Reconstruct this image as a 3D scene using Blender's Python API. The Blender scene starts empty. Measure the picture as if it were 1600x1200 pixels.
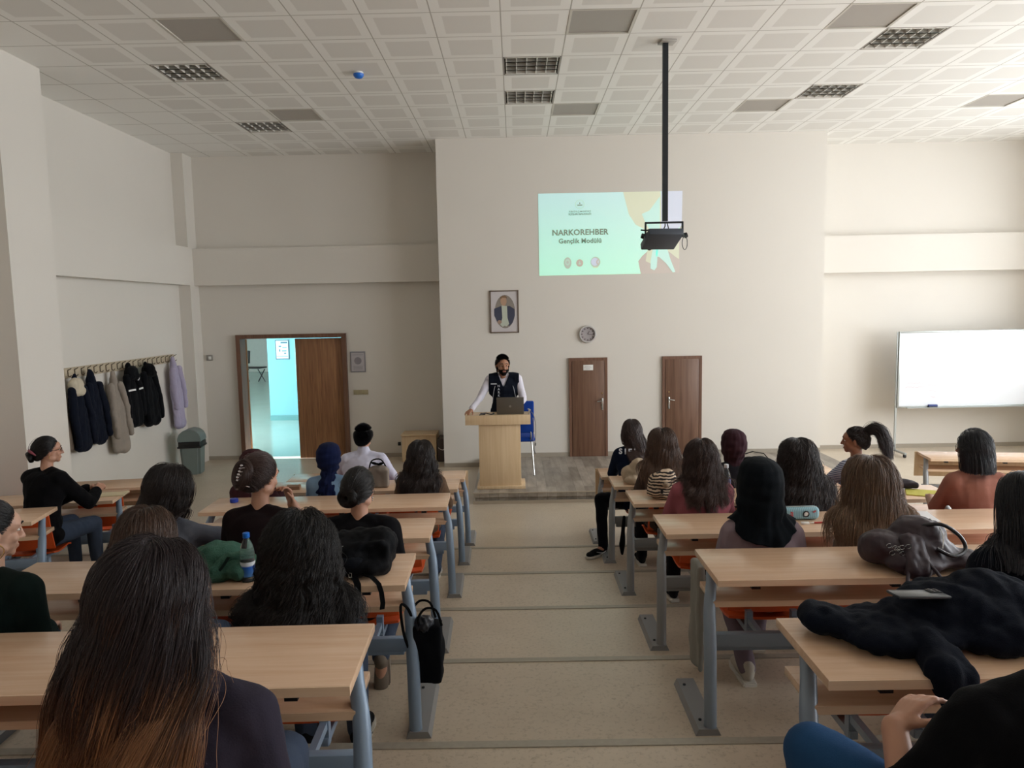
import bpy, bmesh, math, random
import numpy as np
from mathutils import Vector, Matrix, Euler, noise
random.seed(7)
rng = np.random.default_rng(11)
PI = math.pi
R = math.radians
SC = bpy.context.scene
COL = SC.collection

# ------------------------------------------------------------------ camera
CAM_F, CAM_PITCH, CAM_YAW, CAM_ROLL, CAM_H = 1141.62, R(5.826), R(0.341), R(-1.088), 2.594
cam_data = bpy.data.cameras.new('camera')
cam_data.sensor_fit = 'HORIZONTAL'
cam_data.sensor_width = 36.0
cam_data.lens = CAM_F / 1600.0 * 36.0
cam_data.clip_start = 0.05
cam_data.clip_end = 200
cam = bpy.data.objects.new('camera', cam_data)
COL.objects.link(cam)
def _cam_axes():
    cp, sp = math.cos(CAM_PITCH), math.sin(CAM_PITCH)
    cy, sy = math.cos(CAM_YAW), math.sin(CAM_YAW)
    cr, sr = math.cos(CAM_ROLL), math.sin(CAM_ROLL)
    f = Vector((-sy*cp, cy*cp, -sp)); r = Vector((cy, sy, 0)); u = r.cross(f)
    return cr*r + sr*u, -sr*r + cr*u, f
_r, _u, _f = _cam_axes()
_m = Matrix.Identity(4)
for i in range(3):
    _m[i][0] = _r[i]; _m[i][1] = _u[i]; _m[i][2] = -_f[i]
_m[2][3] = CAM_H
cam.matrix_world = _m
SC.camera = cam

# ------------------------------------------------------------------ colour management, world, lights
SC.view_settings.view_transform = 'Standard'
SC.view_settings.look = 'None'
SC.view_settings.gamma = 1.0
SC.view_settings.use_curve_mapping = False
SC.view_settings.exposure = 0.0
def configure(c):
    c.max_bounces = 9; c.diffuse_bounces = 6; c.glossy_bounces = 3
    c.transmission_bounces = 6; c.transparent_max_bounces = 8
    c.caustics_reflective = False; c.caustics_refractive = False
    c.sample_clamp_indirect = 6.0
    c.use_denoising = True
try:
    configure(SC.cycles)
except Exception:
    pass
world = bpy.data.worlds.new('overcast_sky')
SC.world = world
world.use_nodes = True
_bg = world.node_tree.nodes['Background']
_bg.inputs[0].default_value = (0.91, 0.955, 1.0, 1)
_bg.inputs[1].default_value = 12.2

ROOM_X0, ROOM_X1 = -5.75, 9.35
ROOM_Y0, ROOM_Y1 = -2.6, 12.93
CEIL = 5.315
WINDOWS = [(0.2, 2.2), (2.8, 4.8), (5.4, 7.4), (8.0, 9.8), (10.4, 11.4)]   # openings in the right wall (y from, y to)
WIN_Z = [(1.05, 3.10), (3.75, 5.05)]
for (ya, yb) in WINDOWS:
    for (za, zb) in WIN_Z:
        ld = bpy.data.lights.new('window_portal', 'AREA')
        ld.shape = 'RECTANGLE'; ld.size = zb-za; ld.size_y = yb-ya
        try: ld.cycles.is_portal = True
        except Exception: pass
        lo = bpy.data.objects.new('window_portal', ld)
        lo.location = (ROOM_X1+0.16, (ya+yb)/2, (za+zb)/2)
        lo.rotation_euler = (0, R(90), 0)
        COL.objects.link(lo)
hl = bpy.data.lights.new('corridor_fill_light', 'AREA'); hl.shape = 'RECTANGLE'; hl.size = 5; hl.size_y = 9  # unseen area light added to brighten the corridor, no fixture behind it
hl.energy = 75; hl.color = (0.9, 1.0, 0.98)
ho = bpy.data.objects.new('corridor_fill_light', hl); ho.location = (-7.5, 22, 3.3); COL.objects.link(ho)

# ------------------------------------------------------------------ materials
def C(h):
    if isinstance(h, str):
        h = h.lstrip('#')
        v = [int(h[i:i+2], 16)/255 for i in (0, 2, 4)]
        return tuple(x/12.92 if x <= 0.04045 else ((x+0.055)/1.055)**2.4 for x in v)
    return tuple(h)
class NT:
    def __init__(s, name):
        s.m = bpy.data.materials.new(name); s.m.use_nodes = True
        s.t = s.m.node_tree; s.b = s.t.nodes['Principled BSDF']
    def n(s, typ, **kw):
        n = s.t.nodes.new(typ)
        for k, v in kw.items():
            if k.startswith('in_'):
                key = k[3:]
                n.inputs[int(key) if key.isdigit() else key].default_value = v
            else: setattr(n, k, v)
        return n
    def l(s, a, b): s.t.links.new(a, b)
    def coords(s, kind='Object', scale=(1, 1, 1), rot=(0, 0, 0)):
        tc = s.n('ShaderNodeTexCoord'); mp = s.n('ShaderNodeMapping')
        mp.inputs['Scale'].default_value = scale; mp.inputs['Rotation'].default_value = rot
        s.l(tc.outputs[kind], mp.inputs['Vector']); return mp.outputs[0]
    def math(s, op, a, b=None):
        n = s.n('ShaderNodeMath', operation=op)
        for i, v in enumerate((a, b)):
            if v is None: continue
            if isinstance(v, (int, float)): n.inputs[i].default_value = v
            else: s.l(v, n.inputs[i])
        return n.outputs[0]
    def mix(s, fac, a, b):
        n = s.n('ShaderNodeMix', data_type='RGBA')
        for i, v in ((0, fac), (6, a), (7, b)):
            if isinstance(v, (int, float)): n.inputs[i].default_value = v
            elif isinstance(v, tuple): n.inputs[i].default_value = (*v[:3], 1)
            else: s.l(v, n.inputs[i])
        return n.outputs[2]
    def ramp(s, fac, stops):
        n = s.n('ShaderNodeValToRGB'); e = n.color_ramp.elements
        while len(e) < len(stops): e.new(0.5)
        for i, (p, c) in enumerate(stops):
            e[i].position = p; e[i].color = (*C(c)[:3], 1)
        s.l(fac, n.inputs[0]); return n.outputs[0]
    def bump(s, h, strength=0.3, dist=0.01):
        n = s.n('ShaderNodeBump'); n.inputs['Strength'].default_value = strength
        n.inputs['Distance'].default_value = dist
        s.l(h, n.inputs['Height']); s.l(n.outputs[0], s.b.inputs['Normal'])
_MC = {}
def plain(name, col, rough=0.6, metal=0.0, var=0.06, scale=8.0, bump=0.0, bscale=60.0, spec=0.5, sheen=0.0, alpha=None, trans=0.0):
    key = name
    if key in _MC: return _MC[key]
    k = NT(name); c = C(col)
    v = k.coords()
    nz = k.n('ShaderNodeTexNoise', in_Scale=scale, in_Detail=3.0); k.l(v, nz.inputs['Vector'])
    lo = tuple(x*(1-var) for x in c); hi = tuple(min(1, x*(1+var)) for x in c)
    k.l(k.mix(nz.outputs[0], lo, hi), k.b.inputs['Base Color'])
    k.b.inputs['Roughness'].default_value = rough
    k.b.inputs['Metallic'].default_value = metal
    k.b.inputs['Specular IOR Level'].default_value = spec
    if sheen: k.b.inputs['Sheen Weight'].default_value = sheen
    if trans: k.b.inputs['Transmission Weight'].default_value = trans
    if bump:
        n2 = k.n('ShaderNodeTexNoise', in_Scale=bscale, in_Detail=4.0); k.l(v, n2.inputs['Vector'])
        k.bump(n2.outputs[0], bump, 0.004)
    _MC[key] = k.m; return k.m
def fabric(name, col, var=0.12, rough=0.95, bump=0.35, scale=14.0, bscale=260.0, sheen=0.02):
    return plain(name, col, rough, 0, var, scale, bump, bscale, 0.12, sheen)
def wood(name, c1, c2, rough=0.4, axis='X', scale=1.0, spec=0.5, contrast=(0.3, 0.7)):
    if name in _MC: return _MC[name]
    k = NT(name)
    sc = {'X': (1.2, 22, 22), 'Y': (22, 1.2, 22), 'Z': (24, 24, 1.0)}[axis]
    v = k.coords(scale=tuple(a*scale for a in sc))
    nz = k.n('ShaderNodeTexNoise', in_Scale=1.6, in_Detail=6.0, in_Roughness=0.6, in_Distortion=0.5); k.l(v, nz.inputs['Vector'])
    k.l(k.ramp(nz.outputs[0], [(contrast[0], c1), (contrast[1], c2)]), k.b.inputs['Base Color'])
    k.b.inputs['Roughness'].default_value = rough
    k.b.inputs['Specular IOR Level'].default_value = spec
    _MC[name] = k.m; return k.m
def wall_mat(name, col):
    if name in _MC: return _MC[name]
    k = NT(name); v = k.coords(scale=(1, 1, 1)); c = C(col)
    nz = k.n('ShaderNodeTexNoise', in_Scale=0.8, in_Detail=4.0); k.l(v, nz.inputs['Vector'])
    k.l(k.mix(nz.outputs[0], tuple(x*0.965 for x in c), tuple(min(1, x*1.03) for x in c)), k.b.inputs['Base Color'])
    k.b.inputs['Roughness'].default_value = 0.85; k.b.inputs['Specular IOR Level'].default_value = 0.15
    n2 = k.n('ShaderNodeTexNoise', in_Scale=90.0, in_Detail=3.0); k.l(v, n2.inputs['Vector'])
    k.bump(n2.outputs[0], 0.12, 0.002)
    _MC[name] = k.m; return k.m
M_WALL = wall_mat('cream_wall_paint', '#dad5cd')
M_BEECH = wood('beech_laminate', '#cfab8d', '#dbbb9f', 0.26, 'X', spec=0.5)
M_BEECHE = wood('beech_edge', '#d6b799', '#e2c6a9', 0.45, 'X')
M_BEECHV = wood('beech_veneer_upright', '#cdb08a', '#dcc3a0', 0.42, 'Z', 0.7)
M_BROWN = wood('brown_walnut_laminate', '#573a2b', '#80604c', 0.42, 'Z', 0.62, contrast=(0.25, 0.75))
M_OAK = wood('brown_oak_door', '#6f4831', '#a3764f', 0.45, 'Z', 1.1, contrast=(0.25, 0.7))
M_FRAME = wood('brown_door_frame', '#5f4031', '#7c5a47', 0.45, 'Z', 0.8)
M_ORANGE = plain('orange_seat_plastic', '#d2521a', 0.42, var=0.05, scale=5)
M_STEEL = plain('blue_grey_painted_steel', '#7f92a8', 0.38, 0.1, 0.05, 12, 0.05, 200)
M_STEELG = plain('grey_painted_steel', '#8c8e90', 0.4, 0.15, 0.05, 12, 0.05, 200)
M_BLACKP = plain('black_plastic', '#101113', 0.4)
M_DARK = plain('charcoal_metal', '#23282d', 0.45, 0.3)
M_CHROME = plain('brushed_metal', '#b9bab8', 0.25, 0.95, 0.04)
M_BRASS = plain('brass_metal', '#c9b48a', 0.25, 0.9)
M_WHITE = plain('white_paint', '#e6e6e2', 0.5, var=0.03)
M_PAPER = plain('white_paper', '#e9e6dc', 0.8, var=0.03)
M_GREYSTRIP = plain('aluminium_strip', '#a39d90', 0.45, 0.2, 0.15, 30)

# ------------------------------------------------------------------ mesh helpers
class MB:
    def __init__(s): s.bm = bmesh.new()
    def _xf(s, vs, M):
        for v in vs: v.co = M @ v.co
    def box(s, c, d, rot=None, bevel=0.0, seg=2):
        r = bmesh.ops.create_cube(s.bm, size=1.0); vs = r['verts']
        for v in vs: v.co = Vector((v.co.x*d[0], v.co.y*d[1], v.co.z*d[2]))
        if bevel > 0:
            es = list({e for v in vs for e in v.link_edges})
            rb = bmesh.ops.bevel(s.bm, geom=es, offset=bevel, segments=seg, affect='EDGES', profile=0.5)
            vs = list({v for f in rb['faces'] for v in f.verts} | {v for v in vs if v.is_valid})
            seen = set(); stack = [vs[0]]
            while stack:
                a = stack.pop()
                if a in seen: continue
                seen.add(a); stack += [e.other_vert(a) for e in a.link_edges]
            vs = list(seen)
        M = Matrix.Translation(c)
        if rot is not None: M = M @ (rot if isinstance(rot, Matrix) else Euler(rot).to_matrix()).to_4x4()
        s._xf(vs, M); return vs
    def cone(s, p0, p1, r0, r1, n=16, caps=True):
        p0, p1 = Vector(p0), Vector(p1); d = p1-p0; L = d.length
        if L < 1e-6: return
        r = bmesh.ops.create_cone(s.bm, cap_ends=caps, segments=n, radius1=r0, radius2=r1, depth=L)
        q = d.to_track_quat('Z', 'Y').to_matrix().to_4x4()
        s._xf(r['verts'], Matrix.Translation((p0+p1)/2) @ q)
    def ball(s, c, r, n=16, rot=None):
        if isinstance(r, (int, float)): r = (r, r, r)
        q = bmesh.ops.create_uvsphere(s.bm, u_segments=n, v_segments=max(6, n*2//3), radius=1.0)
        M = Matrix.Translation(c)
        if rot is not None: M = M @ (rot if isinstance(rot, Matrix) else Euler(rot).to_matrix()).to_4x4()
        s._xf(q['verts'], M @ Matrix.Diagonal((*r, 1)))
    def cap(s, p0, p1, r0, r1, n=14):
        s.ball(p0, r0, n); s.ball(p1, r1, n); s.cone(p0, p1, r0, r1, n)
    def tube(s, pts, rad, n=10, flat=1.0, up=Vector((0, 0, 1)), closed=False):
        pts = [Vector(p) for p in pts]; N = len(pts)
        if not hasattr(rad, '__len__'): rad = [rad]*N
        if not closed and 3 <= N <= 12:                 # Catmull-Rom through the given points
            q, rr = [], []
            for i in range(N-1):
                a0, a1, a2, a3 = pts[max(i-1, 0)], pts[i], pts[i+1], pts[min(i+2, N-1)]
                for k in range(4):
                    u = k/4; u2, u3 = u*u, u*u*u
                    q.append(((a1*2)+(a2-a0)*u+(a0*2-a1*5+a2*4-a3)*u2+(a1*3-a0-a2*3+a3)*u3)*0.5); rr.append(rad[i]*(1-u)+rad[i+1]*u)
            q.append(pts[-1]); rr.append(rad[-1]); pts, rad, N = q, rr, len(q)
        rings = []; pn = None
        for i, p in enumerate(pts):
            if closed: t = (pts[(i+1) % N]-pts[i-1]).normalized()
            else: t = (pts[min(i+1, N-1)]-pts[max(i-1, 0)]).normalized()
            if pn is None:
                a = t.cross(up)
                if a.length < 1e-3: a = t.cross(Vector((1, 0, 0)))
            else: a = pn - t*pn.dot(t)
            a.normalize(); pn = a; b = t.cross(a)
            rings.append([s.bm.verts.new(p + (a*math.cos(2*PI*k/n)*flat + b*math.sin(2*PI*k/n))*rad[i]) for k in range(n)])
        for i in range(N if closed else N-1):
            A, B = rings[i], rings[(i+1) % N]
            for k in range(n): s.bm.faces.new((A[k], A[(k+1) % n], B[(k+1) % n], B[k]))
        if not closed:
            s.bm.faces.new(rings[0][::-1]); s.bm.faces.new(rings[-1])
    def prism(s, poly, z0, z1, M=None):
        """extrude an xy polygon from z0 to z1"""
        a = [s.bm.verts.new((x, y, z0)) for x, y in poly]; b = [s.bm.verts.new((x, y, z1)) for x, y in poly]
        n = len(poly); s.bm.faces.new(a[::-1]); s.bm.faces.new(b)
        for i in range(n): s.bm.faces.new((a[i], a[(i+1) % n], b[(i+1) % n], b[i]))
        if M is not None: s._xf(a+b, M)
    def quad(s, a, b, c, d):
        s.bm.faces.new([s.bm.verts.new(Vector(p)) for p in (a, b, c, d)])
    def lathe(s, prof, n=24, c=(0, 0, 0), sx=1.0, sy=1.0, caps=True):
        rings = []
        for (r, z) in prof:
            rings.append([s.bm.verts.new((c[0]+r*sx*math.cos(2*PI*k/n), c[1]+r*sy*math.sin(2*PI*k/n), c[2]+z)) for k in range(n)])
        for A, B in zip(rings, rings[1:]):
            for k in range(n): s.bm.faces.new((A[k], A[(k+1) % n], B[(k+1) % n], B[k]))
        if caps:
            s.bm.faces.new(rings[0][::-1]); s.bm.faces.new(rings[-1])
    def mesh(s, name, smooth=False):
        bmesh.ops.recalc_face_normals(s.bm, faces=s.bm.faces[:])
        me = bpy.data.meshes.new(name); s.bm.to_mesh(me); s.bm.free()
        if smooth:
            me.shade_smooth()
            try: me.set_sharp_from_angle(angle=R(38))
            except Exception: pass
        return me
    def build(s, name, mat, parent=None, smooth=True, M=None):
        me = s.mesh(name, smooth)
        if mat is not None: me.materials.append(mat)
        return link(name, me, parent, M)
def link(name, data, parent=None, M=None):
    o = bpy.data.objects.new(name, data); COL.objects.link(o)
    if parent is not None: o.parent = parent
    if M is not None: o.matrix_local = M
    return o
def tag(o, label, cat=None, group=None, kind=None):
    if label: o['label'] = label
    if cat: o['category'] = cat
    if group: o['group'] = group
    if kind: o['kind'] = kind
    return o
def thing(name, label, cat, loc=(0, 0, 0), rz=0.0, group=None, rot=None):
    o = bpy.data.objects.new(name, None); COL.objects.link(o)
    o.empty_display_size = 0.1
    o.location = loc; o.rotation_euler = rot if rot else (0, 0, rz)
    return tag(o, label, cat, group)
def struct(o, label=None):
    o['kind'] = 'structure'
    if label: o['label'] = label
    return o
def copy_tree(o, parent=None):
    c = o.copy(); COL.objects.link(c)
    if parent is not None:
        c.parent = parent; c.matrix_parent_inverse = o.matrix_parent_inverse.copy()
    for ch in list(o.children): copy_tree(ch, c)
    return c
def remesh(mb, voxel, smooth=6, fac=0.6):
    """one continuous skin over everything in the builder"""
    me = mb.mesh('tmp'); o = bpy.data.objects.new('tmp', me); COL.objects.link(o)
    m = o.modifiers.new('r', 'REMESH'); m.mode = 'VOXEL'; m.voxel_size = voxel; m.adaptivity = 0
    if smooth:
        m2 = o.modifiers.new('s', 'SMOOTH'); m2.iterations = smooth; m2.factor = fac
    dg = bpy.context.evaluated_depsgraph_get()
    out = bpy.data.meshes.new_from_object(o.evaluated_get(dg))
    bpy.data.objects.remove(o); bpy.data.meshes.remove(me)
    out.shade_smooth(); return out
def vco(me):
    a = np.empty(len(me.vertices)*3, np.float32); me.vertices.foreach_get('co', a); return a.reshape(-1, 3)
def vno(me):
    a = np.empty(len(me.vertices)*3, np.float32); me.vertex_normals.foreach_get('vector', a); return a.reshape(-1, 3)
def setco(me, a):
    me.vertices.foreach_set('co', a.astype(np.float32).ravel()); me.update()
def pnoise(P, scale, seed=0.0):
    """cheap smooth vector noise from summed sines"""
    r = np.random.default_rng(int(seed*977)+5); out = np.zeros(len(P))
    for k in range(7):
        d = r.normal(size=3); d /= np.linalg.norm(d); f = scale*(0.6+1.3*r.random())
        out += np.sin(P@(d*f)*2*PI + r.random()*6.28 + 1.5*np.sin(P@np.roll(d, 1)*f*3.1))/(1+0.4*k)
    return out/3.2
def folds(me, amp=0.006, scale=5.0, seed=1.0, stretch=(1, 1, 0.35)):
    co = vco(me); no = vno(me); P = co*np.array(stretch)
    n = pnoise(P, scale, seed)
    n = np.sign(n)*np.abs(n)**0.8 + 0.35*pnoise(P, scale*2.7, seed+3)
    setco(me, co + no*(n*amp)[:, None])
def text_mesh(txt, size, extrude=0.001, bold=0.0, align='CENTER', spacing=1.0, lead=1.0):
    cu = bpy.data.curves.new('t', 'FONT'); cu.body = txt; cu.size = size; cu.extrude = extrude
    cu.offset = bold; cu.align_x = align; cu.align_y = 'CENTER'; cu.space_character = spacing; cu.space_line = lead
    cu.resolution_u = 3
    o = bpy.data.objects.new('t', cu); COL.objects.link(o)
    dg = bpy.context.evaluated_depsgraph_get()
    me = bpy.data.meshes.new_from_object(o.evaluated_get(dg))
    bpy.data.objects.remove(o); bpy.data.curves.remove(cu); return me
FACE_Y = Matrix.Rotation(R(90), 4, 'X')      # text plane looking towards -Y (to the camera side)
# ================================================================== the setting
RISE = 0.145
EDGE = [99, 7.36, 6.23, 5.13, 4.05, 3.0, 1.95, 0.9]        # y of the front edge of tier k
def floor_mat():
    k = NT('speckled_beige_linoleum')
    v = k.coords()
    a = k.n('ShaderNodeTexNoise', in_Scale=1.1, in_Detail=6.0, in_Roughness=0.65); k.l(v, a.inputs['Vector'])
    b = k.n('ShaderNodeTexNoise', in_Scale=46.0, in_Detail=4.0, in_Roughness=0.7); k.l(v, b.inputs['Vector'])
    base = k.ramp(a.outputs[0], [(0.3, '#bcae9b'), (0.7, '#ccbfac')])
    sp = k.ramp(b.outputs[0], [(0.28, '#968e7c'), (0.48, '#ffffff')])
    m = k.n('ShaderNodeMix', data_type='RGBA', blend_type='MULTIPLY'); m.inputs[0].default_value = 0.45
    k.l(base, m.inputs[6]); k.l(sp, m.inputs[7]); k.l(m.outputs[2], k.b.inputs['Base Color'])
    k.b.inputs['Roughness'].default_value = 0.33; k.b.inputs['Specular IOR Level'].default_value = 0.5
    return k.m
M_FLOOR = floor_mat()
def laminate_mat():
    k = NT('grey_plank_laminate')
    v = k.coords(rot=(0, 0, R(90)))
    b = k.n('ShaderNodeTexBrick', in_Scale=1.0); b.inputs['Brick Width'].default_value = 0.9; b.inputs['Row Height'].default_value = 0.13
    b.inputs['Mortar Size'].default_value = 0.0015; b.offset = 0.37
    b.inputs['Color1'].default_value = (*C('#b4aba0'), 1); b.inputs['Color2'].default_value = (*C('#8d857b'), 1); b.inputs['Mortar'].default_value = (*C('#6f685f'), 1)
    k.l(v, b.inputs['Vector'])
    v2 = k.coords(scale=(6, 1.2, 6)); n = k.n('ShaderNodeTexNoise', in_Scale=2.2, in_Detail=6.0); k.l(v2, n.inputs['Vector'])
    g = k.ramp(n.outputs[0], [(0.3, '#a39b92'), (0.7, '#ffffff')])
    m = k.n('ShaderNodeMix', data_type='RGBA', blend_type='MULTIPLY'); m.inputs[0].default_value = 0.6
    k.l(b.outputs[0], m.inputs[6]); k.l(g, m.inputs[7]); k.l(m.outputs[2], k.b.inputs['Base Color'])
    k.b.inputs['Roughness'].default_value = 0.4
    return k.m
M_LAM = laminate_mat()
mb = MB()
ys_ = [ROOM_Y1] + EDGE[1:] + [ROOM_Y0]
for k in range(8):
    ya, yb = ys_[k], ys_[k+1]
    z = k*RISE
    mb.box((1.8, (ya+yb)/2, z-0.15), (15.1, ya-yb, 0.3))
fl = struct(mb.build('floor', M_FLOOR, smooth=False), 'speckled beige linoleum floor rising in shallow steps')
for k in range(1, 8):
    mb = MB(); mb.box((1.8, EDGE[k]-0.022, k*RISE+0.002), (15.0, 0.045, 0.006)); mb.box((1.8, EDGE[k]+0.002, k*RISE-0.01), (15.0, 0.005, 0.028))
    struct(mb.build('trim_%d' % k, M_GREYSTRIP, smooth=False), 'metal nosing strip along a step edge')

def wall_box(name, x0, x1, y0, y1, z0=0.0, z1=CEIL+0.1, mat=None, label=None):
    mb = MB(); mb.box(((x0+x1)/2, (y0+y1)/2, (z0+z1)/2), (x1-x0, y1-y0, z1-z0))
    return struct(mb.build(name, mat or M_WALL, smooth=False), label)
T = 0.2
wall_box('wall_back', ROOM_X0-T, ROOM_X1+T, ROOM_Y0-T, ROOM_Y0)
# left wall, with the corner pilaster and the big column
mb = MB(); mb.box((ROOM_X0-T/2, (ROOM_Y0+ROOM_Y1)/2, CEIL/2), (T, ROOM_Y1-ROOM_Y0+T*2, CEIL+0.2))
mb.box((ROOM_X0+0.10, 12.77, CEIL/2), (0.2, 0.36, CEIL))
struct(mb.build('wall_left', M_WALL, smooth=False), 'cream side wall with the coat rack')
wall_box('wall_left_column', -5.76, -5.16, 7.55, 8.29, label='broad cream column standing out of the left wall')
# beam band along the left wall and the recessed front walls
mb = MB(); mb.box((-5.65, 10.6, 3.43), (0.21, 4.66, 0.64)); struct(mb.build('wall_left_band', M_WALL, smooth=False), 'raised plaster band on the left wall')
mb = MB(); mb.box((-3.45, 12.84, 3.42), (4.6, 0.20, 0.63)); struct(mb.build('wall_front_band', M_WALL, smooth=False), 'raised plaster band left of the centre panel')
mb = MB(); mb.box((7.2, 12.84, 3.43), (4.4, 0.20, 0.63)); struct(mb.build('wall_front_band', M_WALL, smooth=False), 'raised plaster band right of the centre panel')
# front wall: around the double door
mb = MB()
DX0, DX1, DZ = -4.90, -3.02, 2.20
mb.box(((ROOM_X0-T+DX0)/2, ROOM_Y1+0.1, CEIL/2), (DX0-ROOM_X0+T, 0.2, CEIL+0.2))
mb.box(((DX1+ROOM_X1+T)/2, ROOM_Y1+0.1, CEIL/2), (ROOM_X1+T-DX1, 0.2, CEIL+0.2))
mb.box(((DX0+DX1)/2, ROOM_Y1+0.1, (DZ+CEIL+0.1)/2), (DX1-DX0, 0.2, CEIL+0.1-DZ))
struct(mb.build('wall_front', M_WALL, smooth=False), 'recessed cream front wall')
PY = 11.96
wall_box('wall_front_panel', -1.22, 5.01, PY, ROOM_Y1+0.01, label='projecting cream centre panel of the front wall')
# right wall with window openings
mb = MB()
def rw(y0, y1, z0, z1): mb.box((ROOM_X1+T/2, (y0+y1)/2, (z0+z1)/2), (T, y1-y0, z1-z0))
rw(ROOM_Y0-T, ROOM_Y1+T, -0.3, WIN_Z[0][0]); rw(ROOM_Y0-T, ROOM_Y1+T, WIN_Z[0][1], WIN_Z[1][0]); rw(ROOM_Y0-T, ROOM_Y1+T, WIN_Z[1][1], CEIL+0.2)
yy = [ROOM_Y0-T] + [v for w in WINDOWS for v in w] + [ROOM_Y1+T]
for i in range(0, len(yy), 2):
    for za, zb in WIN_Z: rw(yy[i], yy[i+1], za, zb)
struct(mb.build('wall_right', M_WALL, smooth=False), 'cream window wall')
n = 1
for (ya, yb) in WINDOWS:
    for (za, zb) in WIN_Z:
        mb = MB(); x = ROOM_X1+0.1; w = 0.05
        for y in (ya+w/2, (ya+yb)/2, yb-w/2): mb.box((x, y, (za+zb)/2), (0.06, w, zb-za))
        for z in (za+w/2, zb-w/2): mb.box((x, (ya+yb)/2, z), (0.06, yb-ya, w))
        struct(mb.build('window_%d' % n, M_WHITE, smooth=False)); n += 1
# baseboards
M_BASE = plain('grey_baseboard', '#a39a8c', 0.5)
def base(name, x0, x1, y0, y1, z=0.0):
    mb = MB(); mb.box(((x0+x1)/2, (y0+y1)/2, z+0.035), (abs(x1-x0), abs(y1-y0), 0.07)); struct(mb.build(name, M_BASE, smooth=False))
base('baseboard_left', ROOM_X0, ROOM_X0+0.012, 8.3, 12.57)
base('baseboard_front', ROOM_X0+0.2, DX0-0.06, ROOM_Y1-0.012, ROOM_Y1); base('baseboard_front', DX1+0.06, -1.22, ROOM_Y1-0.012, ROOM_Y1)
base('baseboard_panel', -1.22, 5.01, PY-0.012, PY, 0.0); base('baseboard_panel', -0.6, 5.01, PY-0.014, PY, 0.15); base('baseboard_right', 5.01, ROOM_X1, ROOM_Y1-0.014, ROOM_Y1)
# stage
mb = MB(); mb.box((2.2, (9.60+PY)/2, 0.12), (5.6, PY-9.60, 0.06)); mb.box((2.21, (9.62+PY)/2, 0.075), (5.58, PY-9.64, 0.15-0.01))
struct(mb.build('floor_stage', M_LAM, smooth=False), 'low grey laminate stage at the front')
mb = MB(); mb.box((2.2, 9.597, 0.022), (5.62, 0.012, 0.044)); mb.box((2.2, 9.6, 0.149), (5.62, 0.02, 0.010))
struct(mb.build('trim_stage', plain('beige_trim', '#a89c8b', 0.5), smooth=False), 'strip along the stage front')

# ceiling: one tile grid, cells left out for lamps and grilles
GX0, GXM, GY0, GYM = -0.085, 0.642, 7.005, 0.6155
LAMPS = [(-6, 2), (-6, 6), (0, 2), (0, 4), (6, 1), (6, 4)]
VENTS = [(-5, 0), (-5, 5), (1, 0), (1, 5), (5, 0), (5, 5), (10, 5)]
def ceil_mat():
    k = NT('perforated_ceiling_tiles')
    tc = k.n('ShaderNodeTexCoord'); sp = k.n('ShaderNodeSeparateXYZ'); k.l(tc.outputs['Object'], sp.inputs[0])
    def cell(o, o0, mod):
        f = k.math('FRACT', k.math('DIVIDE', k.math('SUBTRACT', o, o0-mod*40), mod))
        return k.math('ABSOLUTE', k.math('SUBTRACT', f, 0.5))        # 0 centre .. 0.5 edge
    cx = cell(sp.outputs[0], GX0, GXM); cy = cell(sp.outputs[1], GY0, GYM)
    mx = k.math('MAXIMUM', cx, cy)
    line = k.math('GREATER_THAN', mx, 0.491)
    inner = k.math('LESS_THAN', mx, 0.35)
    # the outermost row of tiles along the side wall is plain
    edge = k.math('GREATER_THAN', sp.outputs[0], GX0-GXM*7)
    inner = k.math('MULTIPLY', inner, edge)
    base = k.mix(inner, C('#efeeea'), C('#dfddd8'))
    k.l(k.mix(line, base, C('#b3afa7')), k.b.inputs['Base Color'])
    k.b.inputs['Roughness'].default_value = 0.55; k.b.inputs['Specular IOR Level'].default_value = 0.35
    k.bump(k.math('MULTIPLY', line, -1.0), 0.4, 0.004)
    return k.m
M_CEIL = ceil_mat()
mb = MB()
ix0, ix1 = math.floor((ROOM_X0-GX0)/GXM), math.ceil((ROOM_X1-GX0)/GXM)
iy0, iy1 = math.floor((ROOM_Y0-GY0)/GYM), math.ceil((ROOM_Y1-GY0)/GYM)
holes = set(LAMPS) | set(VENTS)
for ix in range(ix0, ix1):
    run = []
    for iy in range(iy0, iy1+1):
        if iy < iy1 and (ix, iy) not in holes: run.append(iy); continue
        if run:
            xa, xb = GX0+ix*GXM, GX0+(ix+1)*GXM; ya, yb = GY0+run[0]*GYM, GY0+(run[-1]+1)*GYM
            mb.quad((xa, ya, CEIL), (xa, yb, CEIL), (xb, yb, CEIL), (xb, ya, CEIL)); run = []
bmesh.ops.remove_doubles(mb.bm, verts=mb.bm.verts[:], dist=1e-4)
me = mb.mesh('ceiling'); me.materials.append(M_CEIL); struct(link('ceiling', me), 'suspended ceiling of perforated metal tiles')
mb = MB(); mb.box((1.8, 5.1, CEIL+0.45), (15.6, 15.8, 0.1)); struct(mb.build('ceiling_light_seal', M_WALL, smooth=False))  # unseen slab added above the tiles to stop light leaking in
mb = MB()
for (x, y, dx, dy) in ((ROOM_X0-T, 5.1, 0.1, 15.8), (ROOM_X1+T, 5.1, 0.1, 15.8), (1.8, ROOM_Y0-T, 15.6, 0.1), (1.8, ROOM_Y1+T, 15.6, 0.1)): mb.box((x, y, CEIL+0.25), (dx, dy, 0.5))
struct(mb.build('ceiling_light_seal_edge', M_WALL, smooth=False))  # unseen rim closing the gap under that slab against light leaks
M_LOUV = plain('mirror_louver', '#e4e1da', 0.4, 0.1, 0.03)
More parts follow.
